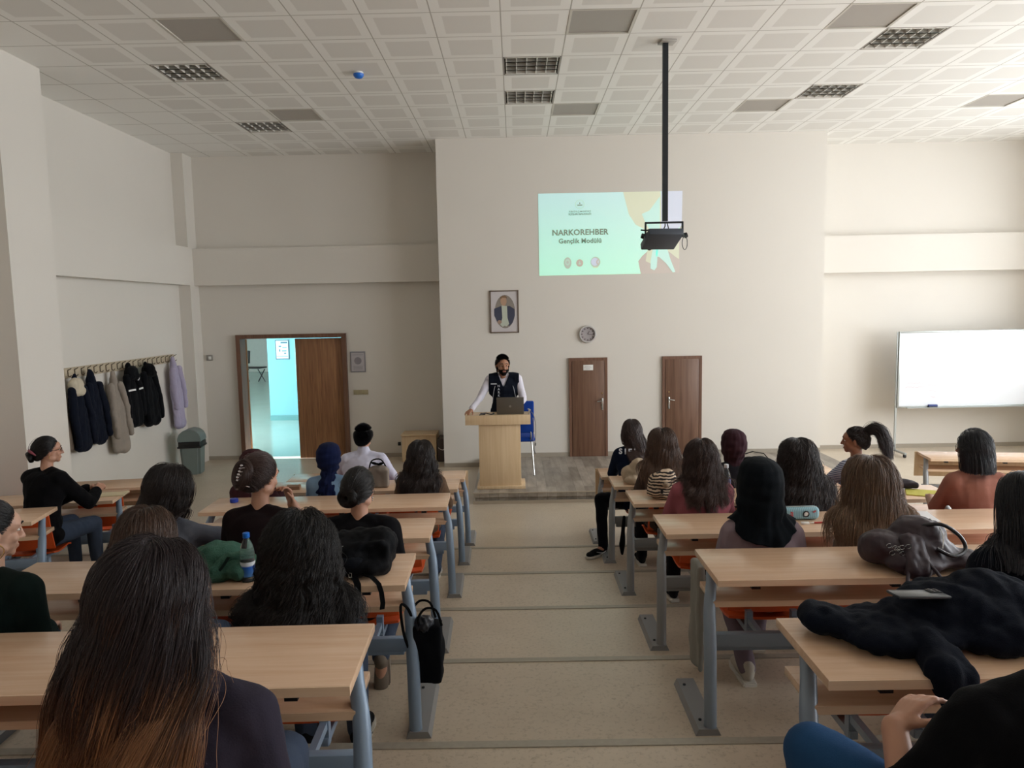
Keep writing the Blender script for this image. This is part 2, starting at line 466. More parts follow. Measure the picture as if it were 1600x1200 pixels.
M_HOUS = plain('lamp_housing', '#8f8880', 0.5, 0.0)
M_TUBE = plain('unlit_tube_glass', '#efeee8', 0.3, var=0.02)
def ceiling_light(cx, cy, label):
    x, y = GX0+(cx+0.5)*GXM, GY0+(cy+0.5)*GYM
    t = thing('ceiling_light', label, 'ceiling light', (x, y, CEIL), group='recessed louvre lights in the ceiling')
    w, h = GXM, GYM
    mb = MB()
    for sx in (-1, 1): mb.box((sx*(w/2-0.008), 0, 0.05), (0.016, h, 0.1))
    for sy in (-1, 1): mb.box((0, sy*(h/2-0.008), 0.05), (w, 0.016, 0.1))
    mb.box((0, 0, 0.1), (w, h, 0.006)); mb.build('housing', M_HOUS, t, False)
    mb = MB()
    for i in range(4):
        yq = -h/2+0.03+(i+0.0)*(h-0.06)/4
        for q in (yq, yq+(h-0.06)/4): mb.prism([(q-0.012, 0.0), (q+0.012, 0.0), (q+0.003, 0.05), (q-0.003, 0.05)], -w/2+0.02, w/2-0.02, Matrix(((0, 0, 1, 0), (1, 0, 0, 0), (0, 1, 0, 0), (0, 0, 0, 1))))
    for i in range(6):
        xq = -w/2+0.04+i*(w-0.08)/5; mb.box((xq, 0, 0.022), (0.008, h-0.05, 0.044))
    mb.build('louver', M_LOUV, t, False)
    for i in range(4):
        mb = MB(); yq = -h/2+0.03+(i+0.5)*(h-0.06)/4
        mb.cone((-w/2+0.03, yq, 0.075), (w/2-0.03, yq, 0.075), 0.013, 0.013, 10); mb.build('tube', M_TUBE, t)
M_VENT = None
def vent_mat():
    k = NT('ribbed_vent_plate'); v = k.coords(scale=(1, 60, 1)); w = k.n('ShaderNodeTexWave', wave_type='BANDS', bands_direction='Y', in_Scale=1.0); k.l(v, w.inputs['Vector'])
    k.l(k.ramp(w.outputs[0], [(0.0, '#98928a'), (1.0, '#b2aca5')]), k.b.inputs['Base Color']); k.b.inputs['Roughness'].default_value = 0.5
    return k.m
M_VENT = vent_mat()
def vent(cx, cy, label):
    x, y = GX0+(cx+0.5)*GXM, GY0+(cy+0.5)*GYM
    t = thing('air_vent', label, 'air vent', (x, y, CEIL), group='grey ventilation plates in the ceiling')
    mb = MB(); w, h = GXM, GYM
    for sx in (-1, 1): mb.box((sx*(w/2-0.012), 0, 0.003), (0.024, h, 0.012))
    for sy in (-1, 1): mb.box((0, sy*(h/2-0.012), 0.003), (w-0.048, 0.024, 0.012))
    mb.build('frame', plain('vent_frame', '#c8c4ba', 0.5), t, False)
    mb = MB(); mb.box((0, 0, 0.012), (w-0.05, h-0.05, 0.008)); mb.build('grille', M_VENT, t, False)
for (c, l) in zip(LAMPS, ['louvred ceiling light at the far left, nearer of the two there', 'louvred ceiling light at the far left, farther of the two there', 'louvred ceiling light above the lectern, nearer of the pair', 'louvred ceiling light above the lectern, farther of the pair', 'louvred ceiling light at upper right, nearer of the two there', 'louvred ceiling light right of the projector pole, farther of the two on that side']): ceiling_light(*c, l)
for (c, l) in zip(VENTS, ['grey vent plate at upper left, diagonal neighbour of the near left light', 'small looking grey vent plate beside the far left ceiling light', 'grey vent plate just left of the projector pole top, near row', 'grey vent plate left of the projector pole, far row', 'grey vent plate at upper right, next to the near right light', 'grey vent plate right of the projector pole, beside the farther light', 'grey vent plate farthest to the right edge of the ceiling']): vent(*c, l)
t = thing('smoke_detector', 'small round detector under a bright blue cap on the ceiling', 'smoke detector', (-1.734, 8.638, CEIL))
mb = MB(); mb.lathe([(0.055, 0.0), (0.055, -0.012), (0.045, -0.02)], 24); mb.build('base', M_WHITE, t)
mb = MB(); mb.lathe([(0.048, -0.015), (0.06, -0.02), (0.058, -0.04), (0.04, -0.062), (0.01, -0.07)], 24); mb.build('cap', plain('bright_blue_cap', '#1668c8', 0.4), t)

# ---------------------------------------------------------------- doors
def box_obj(name, c, d, mat, parent=None, bevel=0.0, rot=None):
    mb = MB(); mb.box(c, d, rot, bevel); return mb.build(name, mat, parent, bevel > 0)
def small_door(n, x0, x1, hx, sign):
    t = thing('door_%d' % n, None, None, (0, PY, 0)); t['kind'] = 'structure'; t['label'] = ('narrow dark brown wooden door under the clock' if sign else 'narrow dark brown wooden door right of the one with a name plate')
    zt, zb = 1.785, 0.15
    mb = MB(); f = 0.05
    zc_, zh_ = (zt-f+zb)/2, zt-f-zb; mb.box((x0+f/2, -0.02, zc_), (f, 0.04, zh_)); mb.box((x1-f/2, -0.02, zc_), (f, 0.04, zh_)); mb.box(((x0+x1)/2, -0.02, zt-f/2), (x1-x0, 0.04, f))
    mb.build('frame', M_FRAME, t, False)
    box_obj('leaf', ((x0+x1)/2, -0.022, (zt+zb)/2-0.025), (x1-x0-2*f+0.02, 0.036, zt-zb-f), M_BROWN, t, 0.003)
    mb = MB(); mb.box((hx, -0.046, 1.02), (0.03, 0.012, 0.20), bevel=0.005); mb.cone((hx, -0.05, 1.08), (hx, -0.085, 1.08), 0.009, 0.009, 10)
    mb.tube([(hx, -0.085, 1.08), (hx+0.02*(1 if sign == 0 else -1), -0.088, 1.075), (hx+0.085*(1 if sign == 0 else -1), -0.086, 1.065)], 0.009, 8)
    mb.build('handle', M_CHROME, t)
    mb = MB(); mb.lathe([(0.012, 0), (0.012, 0.008)], 14, (0, 0, 0)); o = mb.build('lock', M_BRASS, t); o.matrix_local = Matrix.Translation((hx, -0.042, 1.20)) @ Matrix.Rotation(R(90), 4, 'X')
    return t
small_door(1, 0.865, 1.495, 1.405, 1)
small_door(2, 2.395, 3.04, 2.50, 0)
t = thing('door_sign', 'small white name plate on the narrow door under the clock', 'sign', (1.18, PY-0.043, 1.625))
box_obj('plate', (0, 0, 0), (0.16, 0.006, 0.09), M_WHITE, t, 0.002)
mb = MB()
for i, w in enumerate((0.10, 0.12, 0.07)): mb.box((-0.005, -0.004, 0.022-i*0.022), (w, 0.001, 0.006))
mb.build('print', plain('faint_grey_print', '#b3a9ac', 0.7), t, False)

t = thing('door_3', None, None, (0, ROOM_Y1, 0)); struct(t, 'brown double door with its left leaf open to the corridor')
mb = MB(); f = 0.075
mb.box((DX0+f/2-0.03, 0.05, 1.0825), (f, 0.26, 2.165)); mb.box((DX1-f/2+0.03, 0.05, 1.0825), (f, 0.26, 2.165)); mb.box(((DX0+DX1)/2, 0.05, 2.20), (DX1-DX0+0.06, 0.26, 0.07))
mb.build('frame', M_FRAME, t, False)
box_obj('leaf', (-3.475, 0.03, 1.075), (0.87, 0.045, 2.15), M_OAK, t, 0.003)
# the open leaf swings into the corridor behind the left jamb
box_obj('leaf', (-5.28, 0.24, 1.08), (0.86, 0.04, 2.14), M_OAK, t, 0.003)
mb = MB(); mb.box((-3.87, 0.0, 1.05), (0.02, 0.03, 0.02)); mb.build('latch', M_CHROME, t, False)

# corridor beyond the double door
M_TEAL = wall_mat('teal_corridor_paint', '#6fa8ae')
M_HFLOOR = plain('polished_corridor_floor', '#9dbab4', 0.16, 0, 0.08, 1.5)
mb = MB(); mb.box((-8, 23.6, -0.05), (14, 20.9, 0.1)); struct(mb.build('floor_corridor', M_HFLOOR, smooth=False), 'glossy pale corridor floor')
mb = MB(); mb.box((-8, 23.6, 3.55), (14, 20.9, 0.1)); struct(mb.build('ceiling_corridor', M_WHITE, smooth=False))
wall_box('wall_corridor_end', -15, -1, 33, 33.2, 0, 3.6, plain('pale_corridor_wall', '#cfd8d2', 0.8))
wall_box('wall_corridor_left', -15.1, -15, 13.1, 33, 0, 3.6, plain('pale_corridor_wall', '#cfd8d2', 0.8))
wall_box('wall_corridor_pier', -6.03, -2.6, 17.7, 19.2, 0, 3.6, M_TEAL, 'teal corridor pier seen through the open door')
wall_box('wall_corridor_right', -1.1, -1, 13.1, 33, 0, 3.6, M_TEAL)
mb = MB(); mb.box((-4.3, 17.69, 0.06), (3.46, 0.03, 0.12)); struct(mb.build('baseboard_corridor', plain('teal_baseboard', '#3f7f80', 0.4), smooth=False))
t = thing('evacuation_plan', 'framed floor plan notice on the teal wall beyond the open door', 'notice board', (-5.66, 17.69, 1.73))
box_obj('frame', (0, 0, 0), (0.33, 0.02, 0.47), plain('dark_notice_frame', '#2c4a5c', 0.5), t)
box_obj('sheet', (0, -0.011, 0), (0.29, 0.004, 0.43), plain('pale_notice_sheet', '#a9d6d8', 0.6), t)
mb = MB()
for (x, z, w, h) in ((0.05, 0.17, 0.16, 0.04), (-0.05, 0.08, 0.06, 0.03), (0.06, 0.05, 0.10, 0.02), (-0.06, -0.02, 0.03, 0.06), (0.05, -0.03, 0.11, 0.025), (0.07, -0.09, 0.05, 0.03), (0.0, -0.16, 0.27, 0.012)): mb.box((x, -0.014, z), (w, 0.002, h))
mb.build('print', plain('notice_print', '#3b6476', 0.6), t, False)
t = thing('wall_cabinet', 'pale teal cabinet on the corridor wall beside the half open door', 'cabinet', (-5.22, 17.66, 1.46))
box_obj('box', (0.05, 0, 0), (0.34, 0.08, 1.0), plain('pale_teal_cabinet', '#7cc0c4', 0.4), t, 0.005)
box_obj('door', (0.06, -0.045, 0), (0.27, 0.01, 0.9), plain('pale_teal_cabinet_door', '#8ccaca', 0.35), t, 0.003)
t = thing('waiting_chair', 'black cushioned chair far down the corridor beyond the door', 'chair', (-10.2, 28, 0), R(-15))
box_obj('seat', (0.1, 0, 0.56), (0.9, 0.5, 0.05), M_BLACKP, t, 0.02)
box_obj('backrest', (-0.3, 0.1, 0.98), (0.4, 0.08, 0.5), M_BLACKP, t, 0.02, (0.1, 0.15, 0))
for sx in (-0.25, 0.45):
    mb = MB(); mb.tube([(sx-0.15, 0, 0.02), (sx+0.15, 0, 0.5)], 0.02, 8); mb.tube([(sx+0.15, 0, 0.02), (sx-0.15, 0, 0.5)], 0.02, 8); mb.build('leg', M_DARK, t)

# ---------------------------------------------------------------- wall fittings
t = thing('notice_sign', 'white printed notice in a clear holder right of the double door', 'sign', (-2.80, ROOM_Y1-0.01, 1.72))
box_obj('holder', (0, 0, 0), (0.27, 0.012, 0.37), plain('clear_grey_holder', '#8f8d93', 0.3), t, 0.003)
box_obj('sheet', (0, -0.008, 0), (0.225, 0.003, 0.32), plain('lilac_white_sheet', '#b9b4b8', 0.7), t)
mb = MB(); mb.ball((0, -0.010, 0.02), (0.065, 0.001, 0.065), 20); mb.box((0, -0.0105, 0.02), (0.03, 0.0015, 0.06))
for i in range(5): mb.box((0, -0.0102, -0.075-i*0.014), (0.16 if i % 2 else 0.18, 0.001, 0.005))
mb.box((0, -0.0102, 0.125), (0.19, 0.001, 0.008)); mb.build('print', plain('grey_notice_print', '#8b868d', 0.7), t, False)
t = thing('light_switch', 'beige multi gang switch plate below the notice sign', 'light switch', (-2.77, ROOM_Y1-0.01, 1.18))
M_SWITCH = plain('beige_switch_plastic', '#aba183', 0.45)
box_obj('plate', (0, 0, 0), (0.26, 0.02, 0.085), M_SWITCH, t, 0.004)
for i in range(3): box_obj('rocker', (-0.08+0.08*i, -0.013, 0), (0.065, 0.01, 0.06), M_SWITCH, t, 0.003)
t = thing('wall_thermostat', 'small white wall control between coat rack and double door', 'thermostat', (-5.43, ROOM_Y1-0.015, 1.84))
box_obj('case', (0, 0, 0), (0.11, 0.03, 0.10), plain('thermostat_grey', '#94908a', 0.5), t, 0.008)
box_obj('button', (0.012, -0.018, 0), (0.05, 0.01, 0.055), M_WHITE, t, 0.004)

# clock
t = thing('wall_clock', 'round wall clock with silver rim above the narrow door', 'clock', (1.178, PY-0.004, 2.17))
ROTY = Matrix.Rotation(R(90), 4, 'X')
mb = MB(); mb.lathe([(0.118, 0), (0.140, 0.0), (0.143, 0.025), (0.135, 0.045), (0.118, 0.045), (0.116, 0.02)], 48, caps=False); mb.build('rim', plain('silver_rim', '#c9c7c6', 0.35, 0.3), t, M=ROTY)
mb = MB(); mb.lathe([(0.117, 0.0), (0.117, 0.014)], 48); mb.build('dial', plain('grey_dial', '#a9a3a5', 0.5, var=0.02), t, M=ROTY)
mb = MB()
for i in range(12):
    a = i*PI/6; mb.box((0.095*math.sin(a), 0.095*math.cos(a), 0.016), (0.016, 0.022, 0.002), Matrix.Rotation(-a, 3, 'Z'))
mb.build('hour_marks', plain('dark_grey_mark', '#5a5253', 0.5), t, False, ROTY)
for nm, L, a, w in (('minute_hand', 0.085, R(98), 0.007), ('hour_hand', 0.055, R(28), 0.009)):
    mb = MB(); mb.box((L/2*math.sin(a), L/2*math.cos(a), 0.02), (w, L, 0.002), Matrix.Rotation(-a, 3, 'Z')); mb.build(nm, plain('dark_grey_mark', '#5a5253', 0.5), t, False, ROTY)

# framed portrait (generic sitter)
t = thing('framed_portrait', 'framed portrait of a man in tailcoat and pale waistcoat on the front wall', 'picture', (-0.173, PY-0.012, 2.56))
mb = MB(); W2, H2 = 0.235, 0.345
for sx in (-1, 1): mb.box((sx*(W2-0.01), 0, 0), (0.02, 0.03, 2*H2), bevel=0.003)
for sz in (-1, 1): mb.box((0, 0, sz*(H2-0.01)), (2*W2, 0.03, 0.02), bevel=0.003)
mb.build('frame', plain('brown_picture_frame', '#6b5a4c', 0.5), t)
box_obj('print', (0, 0.002, 0), (2*W2-0.03, 0.008, 2*H2-0.03), plain('pale_print', '#c9c3c4', 0.5, var=0.04), t)
def flat(name, pts, y, col, parent, rough=0.6):
    mb = MB(); mb.prism(pts, 0, 0.0008, Matrix.Translation((0, y, 0)) @ FACE_Y); return mb.build(name, plain('ink_'+col.strip('#'), col, rough, var=0.03), parent, False)
def ell(cx, cy, rx, ry, n=28): return [(cx+rx*math.cos(2*PI*i/n), cy+ry*math.sin(2*PI*i/n)) for i in range(n)]
flat('backdrop', ell(0.01, -0.0, 0.165, 0.27), -0.003, '#8a8178', t)
flat('coat', [(-0.165, 0.05), (-0.06, 0.09), (0.09, 0.09), (0.165, 0.04), (0.17, -0.06), (0.13, -0.18), (0.08, -0.23), (0.02, -0.21), (-0.05, -0.2), (-0.12, -0.16), (-0.165, -0.06)], -0.0045, '#3a3d50', t)
flat('waistcoat', [(-0.045, 0.10), (0.045, 0.09), (0.05, -0.1), (0.075, -0.2), (0.03, -0.24), (0.0, -0.225), (-0.03, -0.245), (-0.07, -0.21), (-0.035, -0.1)], -0.006, '#b9bfb0', t)
flat('face', ell(-0.01, 0.17, 0.05, 0.075), -0.007, '#b08f76', t)
flat('hair', [(-0.06, 0.20), (-0.06, 0.235), (-0.03, 0.26), (0.02, 0.26), (0.045, 0.235), (0.045, 0.21), (0.02, 0.225), (-0.03, 0.225)], -0.008, '#7c6048', t)
flat('hand', ell(-0.08, -0.165, 0.035, 0.03), -0.0075, '#9c8271', t)
# ================================================================== desks with attached seats
YS = [8.306, 7.283, 6.126, 4.876, 3.717, 2.528, 1.36]        # far edge of the desk top of row k
HD, DD = 0.75, 0.447
def bench_desk(L, nseat, side, steel, label, loc, rz=0.0, front_panel=False, seats=True, group=None):
    """side=+1: desk runs to +x from its aisle corner, -1: to -x. local y=0 is the far edge of the top"""
    t = thing('bench_desk', label, 'desk', loc, rz, group)
    X = lambda a: side*a
    def bx(name, xa, xb, ya, yb, za, zb, mat, bev=0.0, parent=t):
        return box_obj(name, (X((xa+xb)/2), (ya+yb)/2, (za+zb)/2), (xb-xa, yb-ya, zb-za), mat, parent, bev)
    bx('tabletop', 0, L, -DD+0.004, 0, HD-0.032, HD, M_BEECH, 0.003)
    bx('edge_band', 0.0, L, -DD-0.001, -DD+0.004, HD-0.031, HD-0.001, M_BEECHE)
    bx('shelf', 0.015, L-0.015, -0.313, -0.05, HD-0.155-0.030, HD-0.155, M_BEECH, 0.003)
    bx('shelf_edge', 0.015, L-0.015, -0.317, -0.313, HD-0.184, HD-0.156, M_BEECHE)
    for i in range(nseat):
        xx = L*(i+0.28)/nseat; bx('bumper', xx-0.02, xx+0.02, -0.43, -0.40, HD-0.052, HD-0.032, M_BLACKP)
    if front_panel: bx('front_panel', -0.02, L+0.02, 0.002, 0.02, 0.44, 0.745, M_BEECHV, 0.002)
    for x in (-0.022, L+0.022):
        mb = MB(); q = 1 if x < 0 else -1
        pts = [(X(x-q*0.004), -0.43, 0.02), (X(x), -0.41, 0.20), (X(x+q*0.008), -0.37, 0.40), (X(x+q*0.02), -0.31, 0.555), (X(x+q*0.045), -0.24, 0.65), (X(x+q*0.055), -0.20, 0.715)]
        mb.tube(pts, [0.028, 0.028, 0.028, 0.027, 0.024, 0.022], 14, flat=1.1, up=Vector((0, 1, 0)))
        lg = mb.build('leg', steel, t)
        mb = MB(); xs = x-0.05 if x < 0 else x+0.01
        mb.prism([(-0.06, 0), (0.06, 0), (0.045, 0.032), (-0.045, 0.032)], -0.46, 0.02, Matrix.Translation((X(x+(-0.02 if x < 0 else 0.02)), 0, 0)) @ Matrix(((1, 0, 0, 0), (0, 0, 1, 0), (0, 1, 0, 0), (0, 0, 0, 1))))
        mb.build('foot_plate', M_STEELG, t, False)
        for yy in (-0.05, -0.38):
            mb = MB(); mb.lathe([(0.008, 0), (0.008, 0.006), (0.004, 0.008)], 10, (X(x+(-0.02 if x < 0 else 0.02))-0.02, yy, 0.032)); mb.build('bolt', M_DARK, t)
    bx('beam', 0, L, -0.22, -0.18, 0.315, 0.385, steel, 0.004)
    if seats:
        bx('lower_beam', 0.06, L-0.06, -0.13, -0.09, 0.255, 0.302, steel, 0.004)
        for i in range(nseat):
            cx = (0.13+0.585*(i+0.5)) if L > 2 else L*(i+0.5)/nseat
            mb = MB(); n = 9; rows = []
            for (z, yo) in ((0.36, 0.095), (0.46, 0.065), (0.58, 0.035), (0.66, 0.022), (0.70, 0.02)):
                w = 0.21 if z < 0.69 else 0.19
                rows.append([Vector((X(cx)+w*(2*j/(n-1)-1), yo+0.03*(2*j/(n-1)-1)**2, z)) for j in range(n)])
            def shell(rows, off):
                f = [[mb.bm.verts.new(v) for v in r] for r in rows]; b = [[mb.bm.verts.new(v+off) for v in r] for r in rows]
                A, B = len(rows), len(rows[0])
                for a in range(A-1):
                    for c in range(B-1):
                        mb.bm.faces.new((f[a][c], f[a][c+1], f[a+1][c+1], f[a+1][c])); mb.bm.faces.new((b[a][c], b[a+1][c], b[a+1][c+1], b[a][c+1]))
                for a in range(A-1):
                    for c in (0, B-1): mb.bm.faces.new((f[a][c], f[a+1][c], b[a+1][c], b[a][c]))
                for c in range(B-1):
                    for a in (0, A-1): mb.bm.faces.new((f[a][c], f[a][c+1], b[a][c+1], b[a][c]))
            shell(rows, Vector((0, 0.014, 0))); mb.build('backrest', M_ORANGE, t)
            mb = MB(); rows = []
            for (y, z) in ((0.10, 0.335), (0.18, 0.318), (0.28, 0.316), (0.38, 0.325), (0.43, 0.31)):
                rows.append([Vector((X(cx)+0.21*(2*j/(n-1)-1), y, z+0.012*(2*j/(n-1)-1)**2-0.02)) for j in range(n)])
            shell(rows, Vector((0, 0, 0.014))); mb.build('seat', M_ORANGE, t)
            for sx in (-0.12, 0.12):
                mb = MB(); mb.box((X(cx)+sx, 0.17, 0.285), (0.030, 0.30, 0.03)); mb.box((X(cx)+sx, -0.065, 0.347), (0.026, 0.25, 0.03))
                mb.box((X(cx)+sx, 0.045, 0.33), (0.034, 0.034, 0.125)); mb.build('bracket', steel, t, False)
    return t
ORD = ['front row', 'second row', 'third row', 'fourth row', 'fifth row', 'nearest fully visible row', 'bottom edge row']
lab_R = ['front row bench desk right of the aisle, with upright front board', 'bench desk right of the aisle holding the cream jacket', 'bench desk right of the aisle holding the zebra striped bag', 'bench desk right of the aisle holding the pale blue pencil case', 'bench desk right of the aisle under the dark plum leather bag', 'nearest bench desk right of the aisle, under the heaped black coat', 'bench desk right of the aisle, its seat taken by the person in jeans']
lab_L = ['front row bench desk left of the aisle, with upright front board', 'bench desk left of the aisle behind which the woman with wavy hair sits', 'bench desk left of the aisle with a blue cap bottle at its left end', 'bench desk left of the aisle just ahead of the woman with a low bun', 'bench desk left of the aisle under the black backpack', 'nearest bench desk left of the aisle, before the woman with ombre hair', 'bench desk left of the aisle whose seat holds the woman with ombre hair']
XL = [-0.60, -0.592, -0.583, -0.571, -0.545, -0.528, -0.515]
for k in range(7):
    bench_desk(2.6, 4, 1, M_STEELG if k < 4 else plain('grey_blue_painted_steel', '#84919f', 0.38, 0.1, 0.05, 12, 0.05, 200), lab_R[k], (0.916, YS[k], k*RISE), 0, k == 0, k > 0, 'bench desks in rows right of the aisle')
    bench_desk(1.97, 3, -1, M_STEEL, lab_L[k], (XL[k], YS[k]+0.012, k*RISE), R(1.3), k == 0, k > 0, 'bench desks in rows left of the aisle')
def corner(nr, rz):      # near aisle corner -> far aisle corner
    return (nr[0]-math.sin(rz)*DD, nr[1]+math.cos(rz)*DD)
a9 = R(9.5)
for nr, k, L, ns, lb in (((-3.75, 5.47), 2, 1.85, 3, 'angled bench desk by the left wall, nearest of the three'), ((-3.778, 6.642), 1, 1.8, 3, 'angled bench desk at the far left with papers on it'), ((-3.80, 7.83), 0, 1.3, 2, 'angled bench desk at the far left, foremost by the coats')):
    x, y = corner(nr, a9); bench_desk(L, ns, -1, M_STEEL, lb, (x, y, k*RISE), a9, k == 0, k > 0, 'angled bench desks beside the left wall')
bench_desk(1.9, 3, 1, M_STEELG, 'angled front row bench desk at the far right edge', (4.95, 8.95, 0), -a9, True, False)

# ================================================================== front of the room
SZ = 0.15
t = thing('lectern', 'tall pale wooden lectern on the stage with an overhanging top box', 'lectern', (-0.26, 9.83, SZ))
mb = MB(); mb.box((0.02, 0.2, 0.46), (0.57, 0.38, 0.86), bevel=0.003); mb.build('body', M_BEECHV, t)
mb = MB(); mb.box((0.03, 0.2, 0.02), (0.66, 0.46, 0.04), bevel=0.004); mb.build('plinth', M_BEECHV, t)
mb = MB(); mb.box((0, -0.02, 0.955), (0.885, 0.02, 0.13), bevel=0.002); mb.box((-0.435, 0.22, 0.955), (0.018, 0.46, 0.13)); mb.box((0.435, 0.22, 0.955), (0.018, 0.46, 0.13)); mb.box((0, 0.215, 0.93), (0.85, 0.46, 0.02)); mb.box((0, 0.215, 0.995), (0.85, 0.45, 0.016)); mb.build('top_box', M_BEECHV, t)
LT = SZ+1.003
t = thing('laptop', 'open grey laptop on the lectern, lid towards the audience', 'laptop', (-0.09, 9.98, LT))
mb = MB(); mb.box((0, 0.14, 0.009), (0.37, 0.25, 0.018), bevel=0.004); mb.build('keyboard_base', plain('laptop_grey', '#6c6862', 0.4, 0.4), t)
mb = MB(); mb.box((0, 0.0, 0.125), (0.375, 0.009, 0.235), (R(8), 0, 0), 0.003); mb.build('lid', plain('laptop_lid_grey', '#69645d', 0.35, 0.5), t)
mb = MB(); mb.lathe([(0.017, 0), (0.017, 0.001)], 24); mb.box((-0.003, 0, 0.0012), (0.004, 0.02, 0.001), (0, 0, 0.25)); mb.box((0.004, -0.001, 0.0012), (0.004, 0.018, 0.001), (0, 0, 0.25)); o = mb.build('emblem', plain('emblem_grey', '#8f8b86', 0.4, 0.4), t); o.matrix_local = Matrix.Translation((0, -0.006, 0.115)) @ Matrix.Rotation(R(98), 4, 'X')
t = thing('microphone', 'thin gooseneck microphone clipped at the right edge of the lectern', 'microphone', (0.165, 9.86, LT+0.02))
mb = MB(); mb.tube([(0, 0, 0.0), (0.01, 0, 0.03), (0.02, 0.0, 0.05), (0.01, -0.01, 0.065)], 0.006, 8); mb.build('neck', M_CHROME, t)
mb = MB(); mb.cap((0.01, -0.01, 0.06), (-0.012, -0.02, 0.072), 0.011, 0.009, 10); mb.build('capsule', plain('mic_grey', '#8e8e90', 0.5), t)
mb = MB(); mb.tube([(0.03, 0, 0.03), (0.06, -0.01, -0.01), (0.085, -0.02, -0.12), (0.085, -0.02, -0.3), (0.065, -0.02, -0.47), (0.08, -0.02, -0.55), (0.055, -0.02, -0.5), (0.05, -0.02, -0.38), (0.06, -0.02, -0.2), (0.05, -0.02, -0.05)], 0.0045, 6); mb.cap((0.083, -0.02, -0.40), (0.082, -0.02, -0.43), 0.008, 0.008, 8); mb.build('cable', plain('grey_cable', '#6e6c68', 0.6), t)
t = thing('lectern_clutter', 'small black cables and adapters on the lectern top, beside the laptop', 'cable', (-0.45, 9.95, LT))
mb = MB(); mb.tube([(-0.06, -0.05, 0.012), (-0.03, 0.0, 0.02), (0.02, 0.03, 0.025), (0.06, 0.0, 0.02), (0.10, -0.04, 0.018), (0.14, 0.0, 0.024), (0.12, 0.05, 0.02)], 0.008, 8); mb.build('cord', M_BLACKP, t)
mb = MB(); mb.box((-0.02, 0.05, 0.014), (0.07, 0.03, 0.025), bevel=0.005); mb.build('adapter', M_BLACKP, t)
# blue chair behind the lectern
M_BLUE = fabric('royal_blue_upholstery', '#1c3f93', 0.1)
t = thing('office_chair', 'royal blue upholstered chair with thin metal legs behind the lectern', 'chair', (0.04, 10.62, SZ))
mb = MB(); mb.box((0, 0, 0.87), (0.42, 0.05, 0.48), (R(4), 0, 0), 0.024, 4); mb.build('backrest', M_BLUE, t)
mb = MB(); mb.box((0, 0.24, 0.53), (0.44, 0.46, 0.07), None, 0.03, 4); mb.build('seat', M_BLUE, t)
mb = MB()
for sx in (-0.16, 0.16): mb.tube([(sx, 0.03, 0.5), (sx, 0.0, 0.6), (sx, 0.01, 0.75)], 0.012, 8)
mb.build('back_frame', M_CHROME, t)
for sx in (-1, 1):
    for yy, y2 in ((0.05, -0.06), (0.43, 0.5)):
        mb = MB(); mb.tube([(sx*0.17, yy, 0.5), (sx*0.185, (yy+y2)/2, 0.25), (sx*0.2, y2, 0.012)], 0.011, 8); mb.ball((sx*0.2, y2, 0.012), (0.016, 0.016, 0.012), 8); mb.build('leg', M_CHROME, t)
# cabinet by the panel and the dark bag beside it
t = thing('small_cabinet', 'low beige cabinet standing against the wall left of the centre panel', 'cabinet', (-1.70, 12.66, 0))
box_obj('body', (0, 0, 0.23), (0.60, 0.42, 0.46), M_BEECHV, t, 0.006)
box_obj('top', (0, -0.02, 0.47), (0.62, 0.46, 0.02), M_BEECHV, t, 0.004)
mb = MB(); mb.box((-0.34, -0.20, 0.32), (0.05, 0.03, 0.06), bevel=0.004); mb.cone((-0.345, -0.217, 0.32), (-0.345, -0.225, 0.32), 0.012, 0.01, 12); mb.build('socket', M_BLACKP, t)
t = thing('desktop_computer', 'dark brown computer case with white cable beside the low cabinet', 'computer', (-1.315, 12.62, 0))
box_obj('case', (0, 0, 0.2), (0.13, 0.42, 0.40), plain('dark_brown_plastic', '#3d322c', 0.4), t, 0.01)
mb = MB(); mb.tube([(-0.05, -0.22, 0.25), (0.0, -0.24, 0.22), (0.05, -0.23, 0.22), (0.06, -0.2, 0.3)], 0.005, 6); mb.build('cable', M_WHITE, t)
# bin
t = thing('waste_bin', 'grey swing top waste bin in the corner below the lilac coat', 'bin', (-5.36, 11.86, 0), R(8))
M_BIN = plain('grey_green_bin_plastic', '#74807e', 0.4)
mb = MB(); b = [(0.165, 0.0), (0.175, 0.02), (0.2, 0.44), (0.205, 0.45)]
mb.lathe(b, 4, sx=1.16, sy=1.1); vs = mb.bm.verts[:]; bmesh.ops.rotate(mb.bm, verts=vs, cent=(0, 0, 0), matrix=Matrix.Rotation(R(45), 3, 'Z')); bmesh.ops.bevel(mb.bm, geom=[e for e in mb.bm.edges if abs(e.verts[0].co.z-e.verts[1].co.z) > 0.01], offset=0.04, segments=4, affect='EDGES'); mb.build('body', M_BIN, t)
mb = MB(); mb.box((0, 0, 0.50), (0.36, 0.34, 0.12), bevel=0.03, seg=4); mb.box((0, 0, 0.46), (0.375, 0.355, 0.03), bevel=0.008); mb.build('black_collar', M_BLACKP, t)
mb = MB(); prof = [(-0.185, 0), (-0.18, 0.06), (-0.15, 0.13), (-0.09, 0.18), (0, 0.20), (0.09, 0.18), (0.15, 0.13), (0.18, 0.06), (0.185, 0)]
mb.prism(prof, -0.17, 0.17, Matrix.Translation((0, 0, 0.55)) @ Matrix(((1, 0, 0, 0), (0, 0, 1, 0), (0, 1, 0, 0), (0, 0, 0, 1)))); bmesh.ops.bevel(mb.bm, geom=[e for e in mb.bm.edges], offset=0.008, segments=2, affect='EDGES'); mb.build('dome_lid', M_BIN, t)

